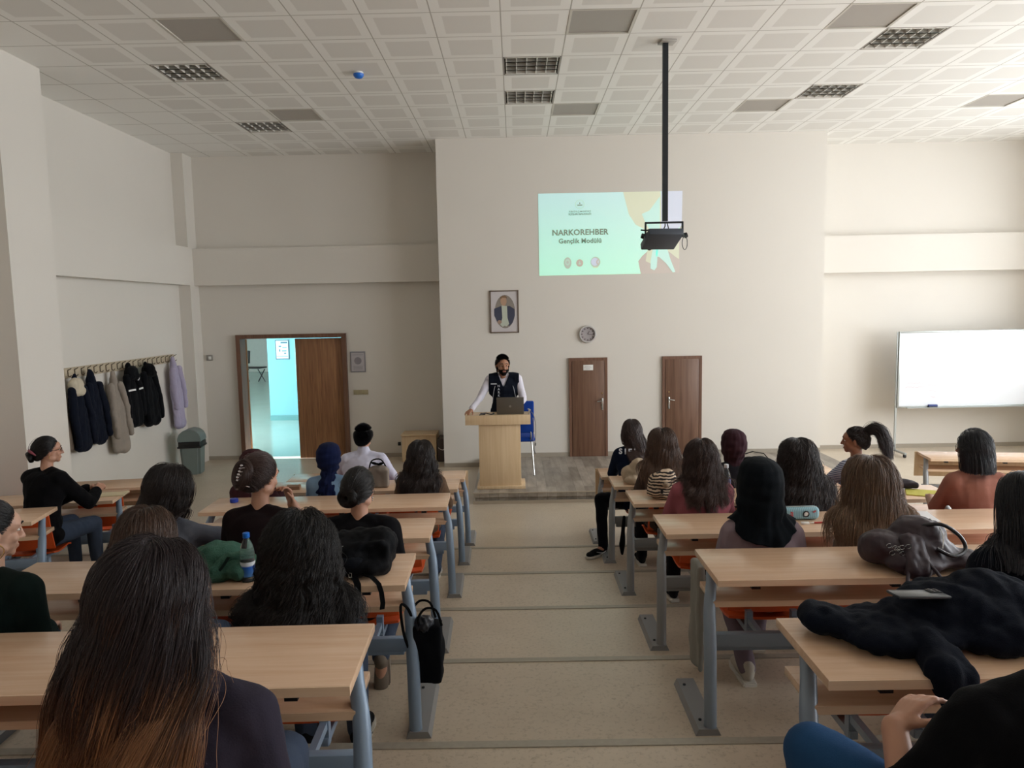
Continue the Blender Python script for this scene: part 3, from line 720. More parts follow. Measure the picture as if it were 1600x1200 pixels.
# whiteboard on stand
t = thing('whiteboard', 'wide white dry erase board on a metal stand at the right wall', 'whiteboard', (6.49, 12.38, 0))
WBL = 2.75
box_obj('board', (WBL/2, 0, 1.45), (WBL-0.03, 0.02, 1.25), plain('glossy_white_board', '#e6eaf0', 0.12, var=0.015, scale=2), t)
mb = MB()
for z in (0.815, 2.085): mb.box((WBL/2, 0, z), (WBL, 0.035, 0.03), bevel=0.004)
for x in (0.0, WBL): mb.box((x, 0, 1.45), (0.03, 0.035, 1.30), bevel=0.004)
mb.build('frame', plain('aluminium_frame', '#a9adab', 0.35, 0.6), t)
mb = MB()
mb.box((WBL/2, -0.03, 0.80), (WBL*0.9, 0.06, 0.012)); mb.build('pen_tray', plain('aluminium_frame', '#a9adab', 0.35, 0.6), t)
for x in (0.0, WBL):
    mb = MB(); mb.box((x-0.02, 0.02, 1.07), (0.03, 0.03, 2.05)); mb.box((x-0.02, 0.0, 0.07), (0.04, 0.7, 0.03), bevel=0.005); mb.build('stand_leg', plain('aluminium_frame', '#a9adab', 0.35, 0.6), t)
    for yy in (-0.32, 0.32):
        mb = MB(); mb.cone((x-0.035, yy, 0.03), (x-0.005, yy, 0.03), 0.03, 0.03, 14); mb.box((x-0.02, yy, 0.06), (0.03, 0.03, 0.03)); mb.build('caster', M_BLACKP, t)
def scribble(pts, col, w=0.004):
    mb = MB()
    for line in pts: mb.tube([(x, -0.0115, z) for x, z in line], w, 5)
    return mb.build('marker_trace', col, t)
PK = plain('faded_pink_marker', '#dcc6cc', 0.6)
r2 = random.Random(3)
for (x0, z0, w, h) in ((0.15, 1.22, 0.28, 0.03), (0.12, 1.15, 0.34, 0.025), (0.5, 1.18, 0.32, 0.03), (0.52, 1.08, 0.12, 0.02), (0.55, 1.93, 0.3, 0.03), (0.55, 0.98, 0.08, 0.03)):
    n = int(w/0.02); scribble([[(x0+i*w/n, z0+h*(r2.random()-0.5)) for i in range(n+1)]], PK, 0.0025)
t2 = thing('board_eraser', 'dark blue felt eraser resting on the whiteboard tray', 'eraser', (7.06, 12.33, 0.806))
box_obj('grip', (0, 0, 0.034), (0.15, 0.045, 0.028), plain('navy_eraser', '#243a78', 0.6), t2, 0.006); box_obj('felt', (0, 0, 0.012), (0.145, 0.045, 0.02), plain('felt_grey', '#494d58', 0.9), t2, 0.003)

# projector hanging from the ceiling
t = thing('projector', 'dark projector hanging from a long ceiling pole before the slide', 'projector', (1.60, 7.853, 0))
mb = MB(); mb.box((0, 0, (CEIL+3.49)/2), (0.055, 0.04, CEIL-3.49)); mb.build('pole', M_DARK, t)
mb = MB(); mb.box((0.02, 0, CEIL-0.012), (0.16, 0.14, 0.022), (0.0, 0, 0.15), 0.003); mb.build('ceiling_plate', plain('plate_grey', '#a8a49d', 0.5), t)
mb = MB(); mb.box((-0.01, 0, 3.475), (0.40, 0.03, 0.018))
for x in (-0.205, 0.185): mb.box((x, 0, 3.40), (0.016, 0.03, 0.16))
mb.build('bracket', M_DARK, t, False)
Mp = Matrix.Translation((-0.03, 0.02, 3.305)) @ Euler((R(-23), 0, R(7))).to_matrix().to_4x4()
mb = MB(); mb.box((0, 0, 0), (0.37, 0.34, 0.075), bevel=0.012); mb._xf(mb.bm.verts[:], Mp); mb.build('body', plain('projector_charcoal', '#3b424c', 0.45), t)
mb = MB(); mb.cone((-0.08, 0.165, 0.0), (-0.08, 0.195, 0.0), 0.032, 0.03, 20); mb._xf(mb.bm.verts[:], Mp); mb.build('lens', M_BLACKP, t)
mb = MB()
for i, x in enumerate((-0.22, 0.205)): mb.cone((x, 0, 3.335), (x+(0.03 if x > 0 else -0.03), 0, 3.345), 0.03, 0.026, 12)
mb.build('knob', M_BLACKP, t)
mb = MB(); mb.tube([(0.0, -0.01, 3.47), (-0.01, -0.05, 3.43), (-0.03, -0.10, 3.405), (-0.03, -0.12, 3.39)], 0.006, 6); mb.tube([(0.02, -0.01, 3.47), (0.025, -0.05, 3.42), (0.02, -0.09, 3.39)], 0.006, 6)
mb.tube([(-0.26, -0.02, 3.40), (-0.2, -0.03, 3.395), (-0.15, -0.05, 3.40), (-0.12, -0.08, 3.37), (-0.06, -0.1, 3.385), (0.0, -0.1, 3.39), (0.05, -0.09, 3.37)], 0.009, 6)
mb.tube([(0.21+0.03*math.cos(a)*0.9, 0, 3.28+0.07*math.sin(a)-0.02) for a in [i*2*PI/16 for i in range(16)]], 0.004, 6, closed=True)
mb.build('cable', M_BLACKP, t)

# projected slide: light thrown on the wall
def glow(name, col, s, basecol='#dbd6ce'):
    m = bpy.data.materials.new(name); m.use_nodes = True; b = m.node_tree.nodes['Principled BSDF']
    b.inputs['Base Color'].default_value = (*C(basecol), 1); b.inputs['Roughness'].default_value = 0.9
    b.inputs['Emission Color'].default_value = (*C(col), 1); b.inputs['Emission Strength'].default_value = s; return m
SY = PY-0.003
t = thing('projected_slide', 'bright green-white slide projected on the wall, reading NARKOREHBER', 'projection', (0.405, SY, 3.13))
GS = 1.0
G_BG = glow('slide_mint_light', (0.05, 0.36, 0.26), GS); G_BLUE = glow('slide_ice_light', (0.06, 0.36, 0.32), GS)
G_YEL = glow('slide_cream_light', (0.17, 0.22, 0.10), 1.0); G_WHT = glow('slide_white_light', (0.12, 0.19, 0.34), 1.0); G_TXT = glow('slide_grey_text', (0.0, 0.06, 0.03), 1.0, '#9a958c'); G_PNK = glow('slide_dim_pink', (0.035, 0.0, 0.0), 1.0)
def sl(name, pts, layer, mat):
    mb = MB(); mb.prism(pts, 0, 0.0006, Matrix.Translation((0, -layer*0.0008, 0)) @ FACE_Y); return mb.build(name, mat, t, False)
SW, SH = 2.31, 1.30
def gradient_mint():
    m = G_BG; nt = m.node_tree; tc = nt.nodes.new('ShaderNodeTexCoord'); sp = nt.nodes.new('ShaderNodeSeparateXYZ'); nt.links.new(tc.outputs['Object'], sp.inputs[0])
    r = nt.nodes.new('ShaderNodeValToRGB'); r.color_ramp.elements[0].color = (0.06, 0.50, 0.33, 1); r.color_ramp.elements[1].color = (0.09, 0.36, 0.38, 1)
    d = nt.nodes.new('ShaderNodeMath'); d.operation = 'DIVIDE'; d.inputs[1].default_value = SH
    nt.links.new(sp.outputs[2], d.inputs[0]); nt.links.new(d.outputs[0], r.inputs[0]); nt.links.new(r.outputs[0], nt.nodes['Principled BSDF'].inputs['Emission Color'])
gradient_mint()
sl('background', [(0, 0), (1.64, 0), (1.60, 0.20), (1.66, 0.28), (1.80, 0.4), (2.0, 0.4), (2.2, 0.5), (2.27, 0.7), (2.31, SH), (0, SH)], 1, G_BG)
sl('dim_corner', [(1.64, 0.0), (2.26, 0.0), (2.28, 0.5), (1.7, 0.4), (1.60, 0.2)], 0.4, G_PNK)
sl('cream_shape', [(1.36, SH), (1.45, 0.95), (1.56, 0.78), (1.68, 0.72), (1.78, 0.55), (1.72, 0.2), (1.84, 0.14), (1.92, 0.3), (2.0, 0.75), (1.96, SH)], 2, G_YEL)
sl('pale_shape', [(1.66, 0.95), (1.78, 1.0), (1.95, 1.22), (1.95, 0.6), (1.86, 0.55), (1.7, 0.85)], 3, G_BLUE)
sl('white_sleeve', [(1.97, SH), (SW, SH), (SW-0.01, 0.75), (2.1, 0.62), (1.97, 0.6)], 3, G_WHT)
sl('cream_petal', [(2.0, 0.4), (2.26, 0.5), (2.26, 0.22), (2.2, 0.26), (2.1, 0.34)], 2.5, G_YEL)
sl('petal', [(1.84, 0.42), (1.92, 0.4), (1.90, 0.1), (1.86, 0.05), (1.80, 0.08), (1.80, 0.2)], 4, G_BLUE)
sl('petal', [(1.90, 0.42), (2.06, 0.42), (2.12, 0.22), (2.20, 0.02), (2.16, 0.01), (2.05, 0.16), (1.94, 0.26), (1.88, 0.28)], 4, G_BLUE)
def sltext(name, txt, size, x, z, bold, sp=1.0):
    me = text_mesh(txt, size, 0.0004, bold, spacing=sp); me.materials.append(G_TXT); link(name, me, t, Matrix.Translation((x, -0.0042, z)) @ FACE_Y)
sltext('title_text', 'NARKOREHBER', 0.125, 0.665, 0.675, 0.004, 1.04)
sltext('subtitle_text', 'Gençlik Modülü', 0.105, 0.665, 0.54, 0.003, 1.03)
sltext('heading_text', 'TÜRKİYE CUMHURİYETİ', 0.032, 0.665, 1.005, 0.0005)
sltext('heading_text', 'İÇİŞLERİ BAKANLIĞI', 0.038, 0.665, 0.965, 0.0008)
def ring(cx, cz, r0, r1, nm, mat, ry=1.0, layer=4):
    mb = MB(); n = 36
    for i in range(n):
        a, b = 2*PI*i/n, 2*PI*(i+1)/n
        mb.quad((cx+r0*math.cos(a), -layer*0.0008, cz+r0*ry*math.sin(a)), (cx+r1*math.cos(a), -layer*0.0008, cz+r1*ry*math.sin(a)), (cx+r1*math.cos(b), -layer*0.0008, cz+r1*ry*math.sin(b)), (cx+r0*math.cos(b), -layer*0.0008, cz+r0*ry*math.sin(b)))
    return mb.build(nm, mat, t, False)
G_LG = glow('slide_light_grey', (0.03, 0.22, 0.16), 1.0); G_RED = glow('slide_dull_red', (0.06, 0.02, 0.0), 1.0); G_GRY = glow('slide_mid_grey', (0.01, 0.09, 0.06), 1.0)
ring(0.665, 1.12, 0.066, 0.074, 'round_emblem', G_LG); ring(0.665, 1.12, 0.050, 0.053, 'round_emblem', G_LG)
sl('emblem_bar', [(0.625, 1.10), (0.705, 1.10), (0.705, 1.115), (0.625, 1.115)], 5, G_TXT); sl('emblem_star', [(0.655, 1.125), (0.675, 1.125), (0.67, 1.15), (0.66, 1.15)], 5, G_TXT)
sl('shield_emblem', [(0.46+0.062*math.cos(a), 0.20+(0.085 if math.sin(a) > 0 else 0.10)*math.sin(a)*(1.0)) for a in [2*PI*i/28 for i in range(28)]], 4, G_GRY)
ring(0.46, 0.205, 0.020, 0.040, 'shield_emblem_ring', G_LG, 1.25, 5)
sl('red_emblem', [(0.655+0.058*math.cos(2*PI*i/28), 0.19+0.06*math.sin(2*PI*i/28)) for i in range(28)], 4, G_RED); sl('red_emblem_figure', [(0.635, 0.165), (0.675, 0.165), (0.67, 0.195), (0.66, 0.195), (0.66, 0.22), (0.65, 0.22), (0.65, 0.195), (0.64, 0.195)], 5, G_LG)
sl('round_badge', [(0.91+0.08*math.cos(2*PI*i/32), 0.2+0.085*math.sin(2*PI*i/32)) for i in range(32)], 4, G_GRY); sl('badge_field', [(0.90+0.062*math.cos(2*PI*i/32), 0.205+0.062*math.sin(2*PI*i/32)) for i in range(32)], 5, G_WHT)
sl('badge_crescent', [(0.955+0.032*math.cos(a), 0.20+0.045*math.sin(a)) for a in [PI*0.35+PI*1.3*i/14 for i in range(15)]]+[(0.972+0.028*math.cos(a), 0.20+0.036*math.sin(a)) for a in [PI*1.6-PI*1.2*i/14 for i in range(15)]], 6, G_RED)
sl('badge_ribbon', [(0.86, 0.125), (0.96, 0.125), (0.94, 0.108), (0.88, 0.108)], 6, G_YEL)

# ================================================================== coat rack and coats
XW = ROOM_X0
t = thing('coat_rack', 'long pale wooden hook board on the left wall', 'coat rack', (XW+0.011, 0, 0))
box_obj('board', (0, 10.71, 1.89), (0.02, 3.0, 0.135), wood('pale_rack_wood', '#b3a48c', '#c2b49b', 0.5, 'Y'), t, 0.003)
HOOK_Y = [9.28+i*0.1455 for i in range(21)]
for y in HOOK_Y:
    mb = MB(); mb.tube([(0.012, y, 1.925), (0.05, y+0.004, 1.945), (0.055, y+0.004, 1.955)], 0.006, 6); mb.tube([(0.012, y, 1.90), (0.012, y, 1.86), (0.04, y, 1.845), (0.055, y, 1.865)], 0.006, 6); mb.box((0.012, y, 1.89), (0.006, 0.018, 0.07)); mb.build('hook', plain('bronze_hook', '#6d6152', 0.4, 0.6), t)

def hang_coat(y, ztop, w, length, mat, label, name='coat', hood=None, sleeves=True, seed=1.0, spread=1.0, thick=0.07, collar=None, stripes=False, xoff=0.10, slim=False, sl_len=0.62, lean=0.0):
    """coat hanging from a hook; local x points away from the wall, y along the wall"""
    t = thing(name, label, 'coat', (XW+xoff, y, ztop))
    mb = MB(); h = length
    mb.ball((0, 0, -0.06), (0.035, 0.045, 0.07)); mb.cap((0, 0, -0.02), (0.0, 0.0, -0.16), 0.022, 0.05)
    N = 26
    for i in range(N):
        f = i/(N-1); ww = w*(0.30+0.70*min(1, f*2.2))*(1+0.12*f*spread)
        mb.ball((0.0, lean*f, -0.13-(h-0.18)*f), (thick*(0.8+0.3*f), ww/2, 0.075+0.01*f), 14)
    body = remesh(mb, 0.014, 5); folds(body, 0.016, 3.2, seed, (0.6, 1.6, 0.22)); folds(body, 0.006, 9, seed+4, (1, 1, 0.6))
    body.materials.append(mat); link('coat_body', body, t)
    if sleeves:
        for s in (-1, 1):
            mb = MB(); y0 = s*w*0.33
            mb.cap((0.035, y0, -0.20), (0.045, y0*1.25+s*0.03+lean*0.5, -0.20-h*sl_len*0.5), 0.052, 0.05); mb.cap((0.045, y0*1.25+s*0.03+lean*0.5, -0.20-h*sl_len*0.5), (0.05, y0*1.2+s*0.03+lean, -0.20-h*sl_len), 0.05, 0.042)
            me = remesh(mb, 0.012, 4); folds(me, 0.008, 6, seed+s, (1, 1, 0.9)); me.materials.append(mat); link('sleeve', me, t)
    if hood is not None:
        mb = MB(); mb.ball((0.05, 0, -0.13), (0.07, w*0.30, 0.10)); mb.ball((0.07, 0, -0.19), (0.06, w*0.34, 0.06)); me = remesh(mb, 0.012, 4); folds(me, 0.01, 7, seed+9); me.materials.append(hood); link('hood', me, t)
    if collar is not None:
        mb = MB(); mb.ball((0.02, 0, -0.14), (0.075, w*0.34, 0.10)); mb.ball((0.03, 0.02, -0.22), (0.07, w*0.42, 0.07)); me = remesh(mb, 0.012, 4); folds(me, 0.006, 14, seed+9); me.materials.append(collar); link('collar', me, t)
    if stripes:
        for s in (-1, 1):
            mb = MB(); mb.box((0.10, s*w*0.30, -0.38), (0.008, w*0.36, 0.025), (0, 0, s*0.15)); mb.build('reflective_band', plain('reflective_white', '#f2f2f2', 0.3), t, False)
        mb = MB(); mb.tube([(0.105, 0.05+0.035*math.cos(a), -0.21+0.04*math.sin(a)) for a in [i*2*PI/14 for i in range(14)]], 0.005, 5, closed=True); mb.build('badge_ring', plain('reflective_white', '#f2f2f2', 0.3), t)
    return t
F_BLACK = fabric('black_coat_cloth', '#0b0c10', 0.3, 0.85, sheen=0.03); F_NAVYB = fabric('blue_black_coat_cloth', '#0d1220', 0.3, 0.8, sheen=0.03)
hang_coat(9.06, 1.72, 0.30, 0.80, fabric('brown_coat_cloth', '#76675a'), 'brown coat hanging behind the cream collared one, by the column', seed=2, xoff=0.075, sleeves=False, thick=0.055)
hang_coat(9.22, 1.88, 0.36, 0.98, F_NAVYB, 'black coat with a cream fleece collar, first on the hooks', collar=fabric('cream_fleece', '#c6bba6', 0.08), seed=3, xoff=0.13, lean=0.10, sl_len=0.72)
hang_coat(9.60, 1.90, 0.34, 0.98, F_NAVYB, 'plain black coat beside the cream collared one', seed=5, xoff=0.12, lean=0.10, sl_len=0.70)
hang_coat(10.14, 1.84, 0.36, 1.15, fabric('stone_beige_cloth', '#948a80', 0.08), 'long stone beige coat in the middle of the hooks', seed=7, xoff=0.11, spread=1.6, lean=0.12, sl_len=0.62)
hang_coat(10.56, 1.92, 0.42, 0.92, F_BLACK, 'black jacket with white reflective bands', name='jacket', hood=F_BLACK, seed=9, xoff=0.12, stripes=True, lean=0.06)
hang_coat(11.06, 1.92, 0.44, 0.98, F_BLACK, 'black puffer jacket with furry hood, right of the reflective one', name='jacket', hood=fabric('black_fur', '#08080a', 0.4, 1.0, 0.9, bscale=120), seed=12, xoff=0.12, lean=0.10, sl_len=0.7)
hang_coat(11.97, 1.93, 0.32, 1.18, fabric('lilac_cloth', '#a79fb6', 0.06), 'pale lilac coat on the last hook', seed=15, xoff=0.11, spread=0.6, lean=0.10, sl_len=0.55)
# ================================================================== people
V = Vector
def V3(*a): return np.array(a, float)
SKIN = {}
def skin(name, col):
    k = 'skin_'+name
    if k in _MC: return _MC[k]
    n = NT(k); v = n.coords(); z = n.n('ShaderNodeTexNoise', in_Scale=18.0, in_Detail=3.0); n.l(v, z.inputs['Vector'])
    c = C(col); n.l(n.mix(z.outputs[0], tuple(x*0.92 for x in c), tuple(min(1, x*1.08) for x in c)), n.b.inputs['Base Color'])
    n.b.inputs['Roughness'].default_value = 0.5; n.b.inputs['Subsurface Weight'].default_value = 0.12
    n.b.inputs['Subsurface Radius'].default_value = (0.02, 0.008, 0.004); n.b.inputs['Subsurface Scale'].default_value = 0.3
    _MC[k] = n.m; return n.m
def hair_mat(name, stops, rough=0.36, rnd=0.25, spec=0.5):
    k = 'hair_'+name
    if k in _MC: return _MC[k]
    n = NT(k); hi = n.n('ShaderNodeHairInfo')
    base = n.ramp(hi.outputs['Intercept'], stops)
    m = n.n('ShaderNodeMix', data_type='RGBA', blend_type='MULTIPLY'); m.inputs[0].default_value = 1.0
    rr = n.ramp(hi.outputs['Random'], [(0.0, tuple([1-rnd*1.6]*3)), (1.0, (1, 1, 1))])
    n.l(base, m.inputs[6]); n.l(rr, m.inputs[7]); n.l(m.outputs[2], n.b.inputs['Base Color'])
    n.b.inputs['Roughness'].default_value = rough; n.b.inputs['Specular IOR Level'].default_value = spec
    _MC[k] = n.m; return n.m

HR = V3(0.080, 0.100, 0.118)      # head ellipsoid used by hair
HC = V3(0, -0.012, 0.0)
def head_matrix(spec):
    hc = V(spec['head']); return Matrix.Translation(hc) @ Euler((R(spec.get('hp', 0)), R(spec.get('hr', 0)), R(spec.get('hy', 0))), 'XYZ').to_matrix().to_4x4() @ Matrix.Scale(spec.get('hs', 1.0), 4)
def add_head(mb, Hm, fem=True):
    n0 = set(mb.bm.verts)
    mb.ball((0, -0.014, 0.022), (0.075, 0.094, 0.094), 20)
    mb.ball((0, 0.03, -0.04), (0.058, 0.062, 0.066), 16)
    mb.ball((0, 0.045, 0.03), (0.062, 0.055, 0.055), 16)
    mb.ball((0, 0.068, -0.088), (0.026, 0.022, 0.02) if fem else (0.032, 0.026, 0.024), 12)
    for s in (-1, 1):
        mb.ball((s*0.036, 0.064, -0.028), (0.022, 0.022, 0.022), 10)
        mb.ball((s*0.048, 0.01, -0.066), (0.02, 0.04, 0.025), 10)
        mb.cap((s*0.014, 0.094, 0.030), (s*0.045, 0.082, 0.028), 0.008, 0.007, 8)
        mb.ball((s*0.080, -0.008, -0.008), (0.008, 0.019, 0.031), 10, rot=(0, 0, s*-0.35))
        mb.ball((s*0.010, 0.100, -0.032), (0.007, 0.009, 0.007), 8)
    mb.cap((0, 0.092, 0.018), (0, 0.112, -0.030), 0.008, 0.011, 10)
    mb.cap((-0.018, 0.088, -0.058), (0.018, 0.088, -0.058), 0.007, 0.007, 8)
    mb.cap((-0.015, 0.087, -0.067), (0.015, 0.087, -0.067), 0.008, 0.008, 8)
    for v in mb.bm.verts:
        if v not in n0: v.co = Hm @ v.co
def add_hand(mb, wrist, d, nrm, side, curl=0.5, s=1.0):
    """wrist point, forward direction, back-of-hand normal, side=+1 thumb towards d x n"""
    d = V(d).normalized(); nrm = (V(nrm)-d*V(nrm).dot(d)).normalized(); sd = d.cross(nrm)*side; w = V(wrist)
    pc = w+d*0.045*s
    for k in range(4):
        o = (k-1.5)*0.019*s
        mb.cap(w+d*0.01+sd*o*0.6*-1, w+d*0.085*s-sd*o*1.0, 0.015*s, 0.0115*s, 8)
    for k, L in enumerate((0.072, 0.080, 0.075, 0.058)):
        o = -(k-1.5)*0.0205*s; p = w+d*0.088*s+sd*o; a = 0.15+curl*0.5; sp = sd*(-(k-1.5)*0.06)
        for q, f in enumerate((0.45, 0.32, 0.25)):
            dd = (d*math.cos(a)-nrm*math.sin(a)+sp).normalized(); p2 = p+dd*L*f*s
            mb.cap(p, p2, (0.0095-0.0009*q)*s, (0.0088-0.0009*q)*s, 8); p = p2; a += curl*0.95
    p = w+d*0.025*s+sd*0.024*s-nrm*0.006; dd = (d*0.62+sd*0.7-nrm*0.3).normalized(); p2 = p+dd*0.036*s; mb.cap(p, p2, 0.0135*s, 0.011*s, 8)
    dd = (d*0.85+sd*0.3-nrm*0.45).normalized(); p3 = p2+dd*0.030*s; mb.cap(p2, p3, 0.011*s, 0.0095*s, 8); mb.cap(p3, p3+dd*0.022*s, 0.0095*s, 0.008*s, 8)

def joints(spec):
    """seated figure facing +y; origin on the tier floor below the pelvis"""
    s = spec['h']; fem = spec.get('fem', True); g = spec.get('girth', 1.0)
    sh = spec.get('sh', 0.175 if fem else 0.205); lean = spec.get('lean', 0.10); tw = spec.get('side', 0.0)
    J = dict(pelvis=V((0, 0, 0.44)), waist=V((tw*0.3, lean*0.15, 0.44+(s-0.44)*0.25)), chest=V((tw*0.8, lean*0.45, s-0.46-spec.get('drop', 0))), neck=V((tw, lean*0.75, s-0.29-spec.get('drop', 0)*0.6)))
    J['sh'] = sh; J['g'] = g
    if 'head' not in spec: spec['head'] = (tw*1.1+spec.get('hx', 0), lean+spec.get('hyo', 0.0), s-0.118)
    for S, nm in ((-1, 'L'), (1, 'R')):
        J['sh'+nm] = V((tw+S*(sh-0.035), lean*0.6, s-0.35-spec.get('drop', 0)))
        ap = spec.get('arm'+nm, 'desk')
        if ap == 'desk': e = V((tw+S*(sh+0.025), 0.17, s-0.575)); w = V((S*0.12, 0.42, 0.66)); hd = V((-S*0.55, 0.8, -0.02)); hn = V((0, 0.1, 1))
        elif ap == 'lap': e = V((tw+S*(sh+0.01), 0.06, s-0.61)); w = V((S*0.08, 0.24, 0.56)); hd = V((-S*0.5, 0.8, -0.15)); hn = V((0, 0.2, 1))
        elif ap == 'wide': e = V((tw+S*(sh+0.06), 0.20, 0.69)); w = V((S*0.10, 0.43, 0.66)); hd = V((-S*0.7, 0.6, 0)); hn = V((0, 0, 1))
        else: e, w, hd, hn = (V(a) for a in ap)
        J['el'+nm], J['wr'+nm], J['hd'+nm], J['hn'+nm] = e, w, hd, hn
        J['curl'+nm] = spec.get('curl', 0.5)
        lg = spec.get('leg'+nm)
        if lg: J['kn'+nm], J['an'+nm], J['to'+nm] = (V(a) for a in lg)
        else:
            J['kn'+nm] = V((S*0.12, 0.44, 0.42)); J['an'+nm] = V((S*0.12, 0.46, -0.05)); J['to'+nm] = V((S*0.125, 0.62, -0.115))
        J['hip'+nm] = V((S*0.09, 0.03, 0.43))
    return J
def add_torso(mb, J, d=0.0, neck=True, hips=True):
    g = J['g']; sh = J['sh']; f = sh/0.175; n = J['neck']; dd = (J['chest']-J['waist']).normalized()
    if hips: mb.ball(J['pelvis'], (0.165*g+d, 0.125*g+d, 0.105*g+d), 18)
    mb.ball((J['pelvis']+J['waist'])/2+V((0, 0.0, 0)), (0.145*g+d, 0.11*g+d, 0.11+d), 16)
    mb.ball(J['waist'], (0.130*g+d, 0.100*g+d, 0.13+d), 18)
    mb.ball((J['waist']+J['chest'])/2, (0.138*g+d, 0.104*g+d, 0.13+d), 18)
    mb.ball(J['chest'], (0.150*g*f+d, 0.105*g+d, 0.145+d), 20)
    mb.ball(J['chest']+V((0, 0.0, 0.07)), (0.158*f+d, 0.088+d, 0.085+d), 18)
    for nm, S in (('L', -1), ('R', 1)):
        mb.ball(J['sh'+nm]+V((-S*0.008, 0, 0.0)), 0.058+d, 12)
        mb.cap(J['sh'+nm]+V((-S*0.012, 0, 0.010)), n+V((S*0.035, -0.005, -0.012)), 0.048+d, 0.038+d*0.8, 12)
        mb.cap(J['sh'+nm]+V((-S*0.03, 0, -0.06)), J['chest']+V((S*0.06, 0, 0.02)), 0.062+d, 0.07+d, 10)
    if neck: mb.cap(n+V((0, -0.005, -0.03)), J['headc']+V((0, -0.012, -0.05)), 0.052*(1 if not J.get('male') else 1.15)+d, 0.047+d, 14)
def add_arm(mb, J, nm, d=0.0, to=1.0, hand=False, r=(0.052, 0.040, 0.030)):
    a, e, w = J['sh'+nm], J['el'+nm], J['wr'+nm]
    if to <= 1.0:
        e2 = a.lerp(e, to); mb.cap(a, e2, r[0]+d, r[0]+(r[1]-r[0])*to+d, 12)
    else:
        mb.cap(a, e, r[0]+d, r[1]+d, 12); w2 = e.lerp(w, to-1.0); mb.cap(e, w2, r[1]+d, r[1]+(r[2]-r[1])*(to-1)+d, 12)
    if hand:
        mb.cap(w-J['hd'+nm].normalized()*0.01, w+J['hd'+nm].normalized()*0.02, 0.026, 0.022, 10)
        add_hand(mb, w, J['hd'+nm], J['hn'+nm], -1 if nm == 'R' else 1, J['curl'+nm])
def add_leg(mb, J, nm, d=0.0, foot=False):
    g = J['g']; mb.cap(J['hip'+nm], J['kn'+nm], 0.083*g+d, 0.058+d, 14); mb.cap(J['kn'+nm], J['an'+nm], 0.055+d, 0.036+d, 12)
    if foot: mb.cap(J['an'+nm]+V((0, 0, -0.02)), J['to'+nm], 0.036, 0.026, 10)
def shoe(J, nm, mat, sole, t, nike=False, pitch=0.0):
    an, to = J['an'+nm], J['to'+nm]; d = (to-an); d.z = 0; d.normalize(); z0 = min(to.z, an.z-0.04)-0.026
    h = V((an.x, an.y, z0))-d*0.03; ang = math.atan2(-d.x, d.y)
    M = Matrix.Translation(h) @ Matrix.Rotation(ang, 4, 'Z')
    if pitch: M = Matrix.Translation(J['an'+nm]+V((0, 0, -0.03))) @ Matrix.Rotation(ang, 4, 'Z') @ Matrix.Rotation(R(-pitch), 4, 'X') @ Matrix.Translation((0, -0.02, -0.06))
    mb = MB(); n0 = set(mb.bm.verts)
    mb.ball((0, 0.03, 0.055), (0.037, 0.055, 0.042), 14); mb.ball((0, 0.12, 0.045), (0.042, 0.10, 0.035), 14); mb.ball((0, 0.20, 0.038), (0.040, 0.055, 0.026), 14); mb.cap((0, 0.02, 0.06), (0, 0.015, 0.095), 0.038, 0.037, 12)
    for v in mb.bm.verts: v.co = M @ v.co
    me = remesh(mb, 0.008, 4); me.materials.append(mat); o = link('shoe', me, t)
    mb = MB(); mb.prism([(-0.036, -0.03), (0.036, -0.03), (0.042, 0.06), (0.038, 0.12), (0.047, 0.19), (0.035, 0.245), (0.0, 0.26), (-0.035, 0.245), (-0.047, 0.19), (-0.038, 0.12), (-0.042, 0.06)], 0.0, 0.026, M); bmesh.ops.bevel(mb.bm, geom=mb.bm.edges[:], offset=0.006, segments=2, affect='EDGES'); mb.build('sole', sole, o)
    if nike:
        for S in (-1, 1):
            mb = MB(); mb.tube([M @ V((S*0.044, y, z)) for y, z in ((0.03, 0.05), (0.07, 0.038), (0.11, 0.045), (0.16, 0.062))], [0.002, 0.005, 0.004, 0.0015], 6); mb.build('side_mark', plain('shoe_mark_white', '#d8d8d8', 0.5), o)

# ---------------------------------------------------------------- hair
def scalp_dirs(n, r, low=1.0, hl=0.0):
    out = []
    while len(out) < n:
        d = r.normal(size=3); d /= np.linalg.norm(d); x, y, z = d
        lim = np.interp(y, [-1, -0.55, -0.1, 0.3, 0.62, 0.8, 1.0], [-0.72*low, -0.62*low, -0.26, 0.0, 0.32, 0.54, 0.85])
        if z > lim+hl*np.clip((y+0.45)/0.4, 0, 1): out.append(d)
    return np.array(out)
def colliders(J, spec, pad=0.012):
    c = [(np.array(spec['head'])+HC*0, HR*spec.get('hs', 1.0)*1.02)]
    g = J['g']; f = J['sh']/0.175
    c.append((np.array(J['chest']), V3(0.155*g*f, 0.112*g, 0.15)+pad)); c.append((np.array(J['chest'])+V3(0, 0, 0.07), V3(0.160*f, 0.095, 0.09)+pad))
    c.append((np.array(J['waist']), V3(0.135*g, 0.106*g, 0.14)+pad)); c.append((np.array((J['waist']+J['chest'])/2), V3(0.143*g, 0.11*g, 0.14)+pad))
    for nm in 'LR':
        a = np.array(J['sh'+nm]); b = np.array(J['neck'])
        for q in (0, 0.33, 0.66): c.append((a*(1-q)+b*q+V3(0, 0, 0.0), V3(0.058, 0.058, 0.056)+pad*0.9))
    c.append((np.array(J['neck'])*0.5+np.array(J['headc'])*0.5, V3(0.052, 0.052, 0.08)))
    return c
def push(p, cols, extra):
    for c, r in cols:
        rr = r[None, :]+extra[:, None]; q = (p-c)/rr; L = np.linalg.norm(q, axis=1); m = L < 1
        if m.any():
            L = np.maximum(L, 1e-3); p[m] = c+(q[m]/L[m][:, None])*rr[m]
    return p
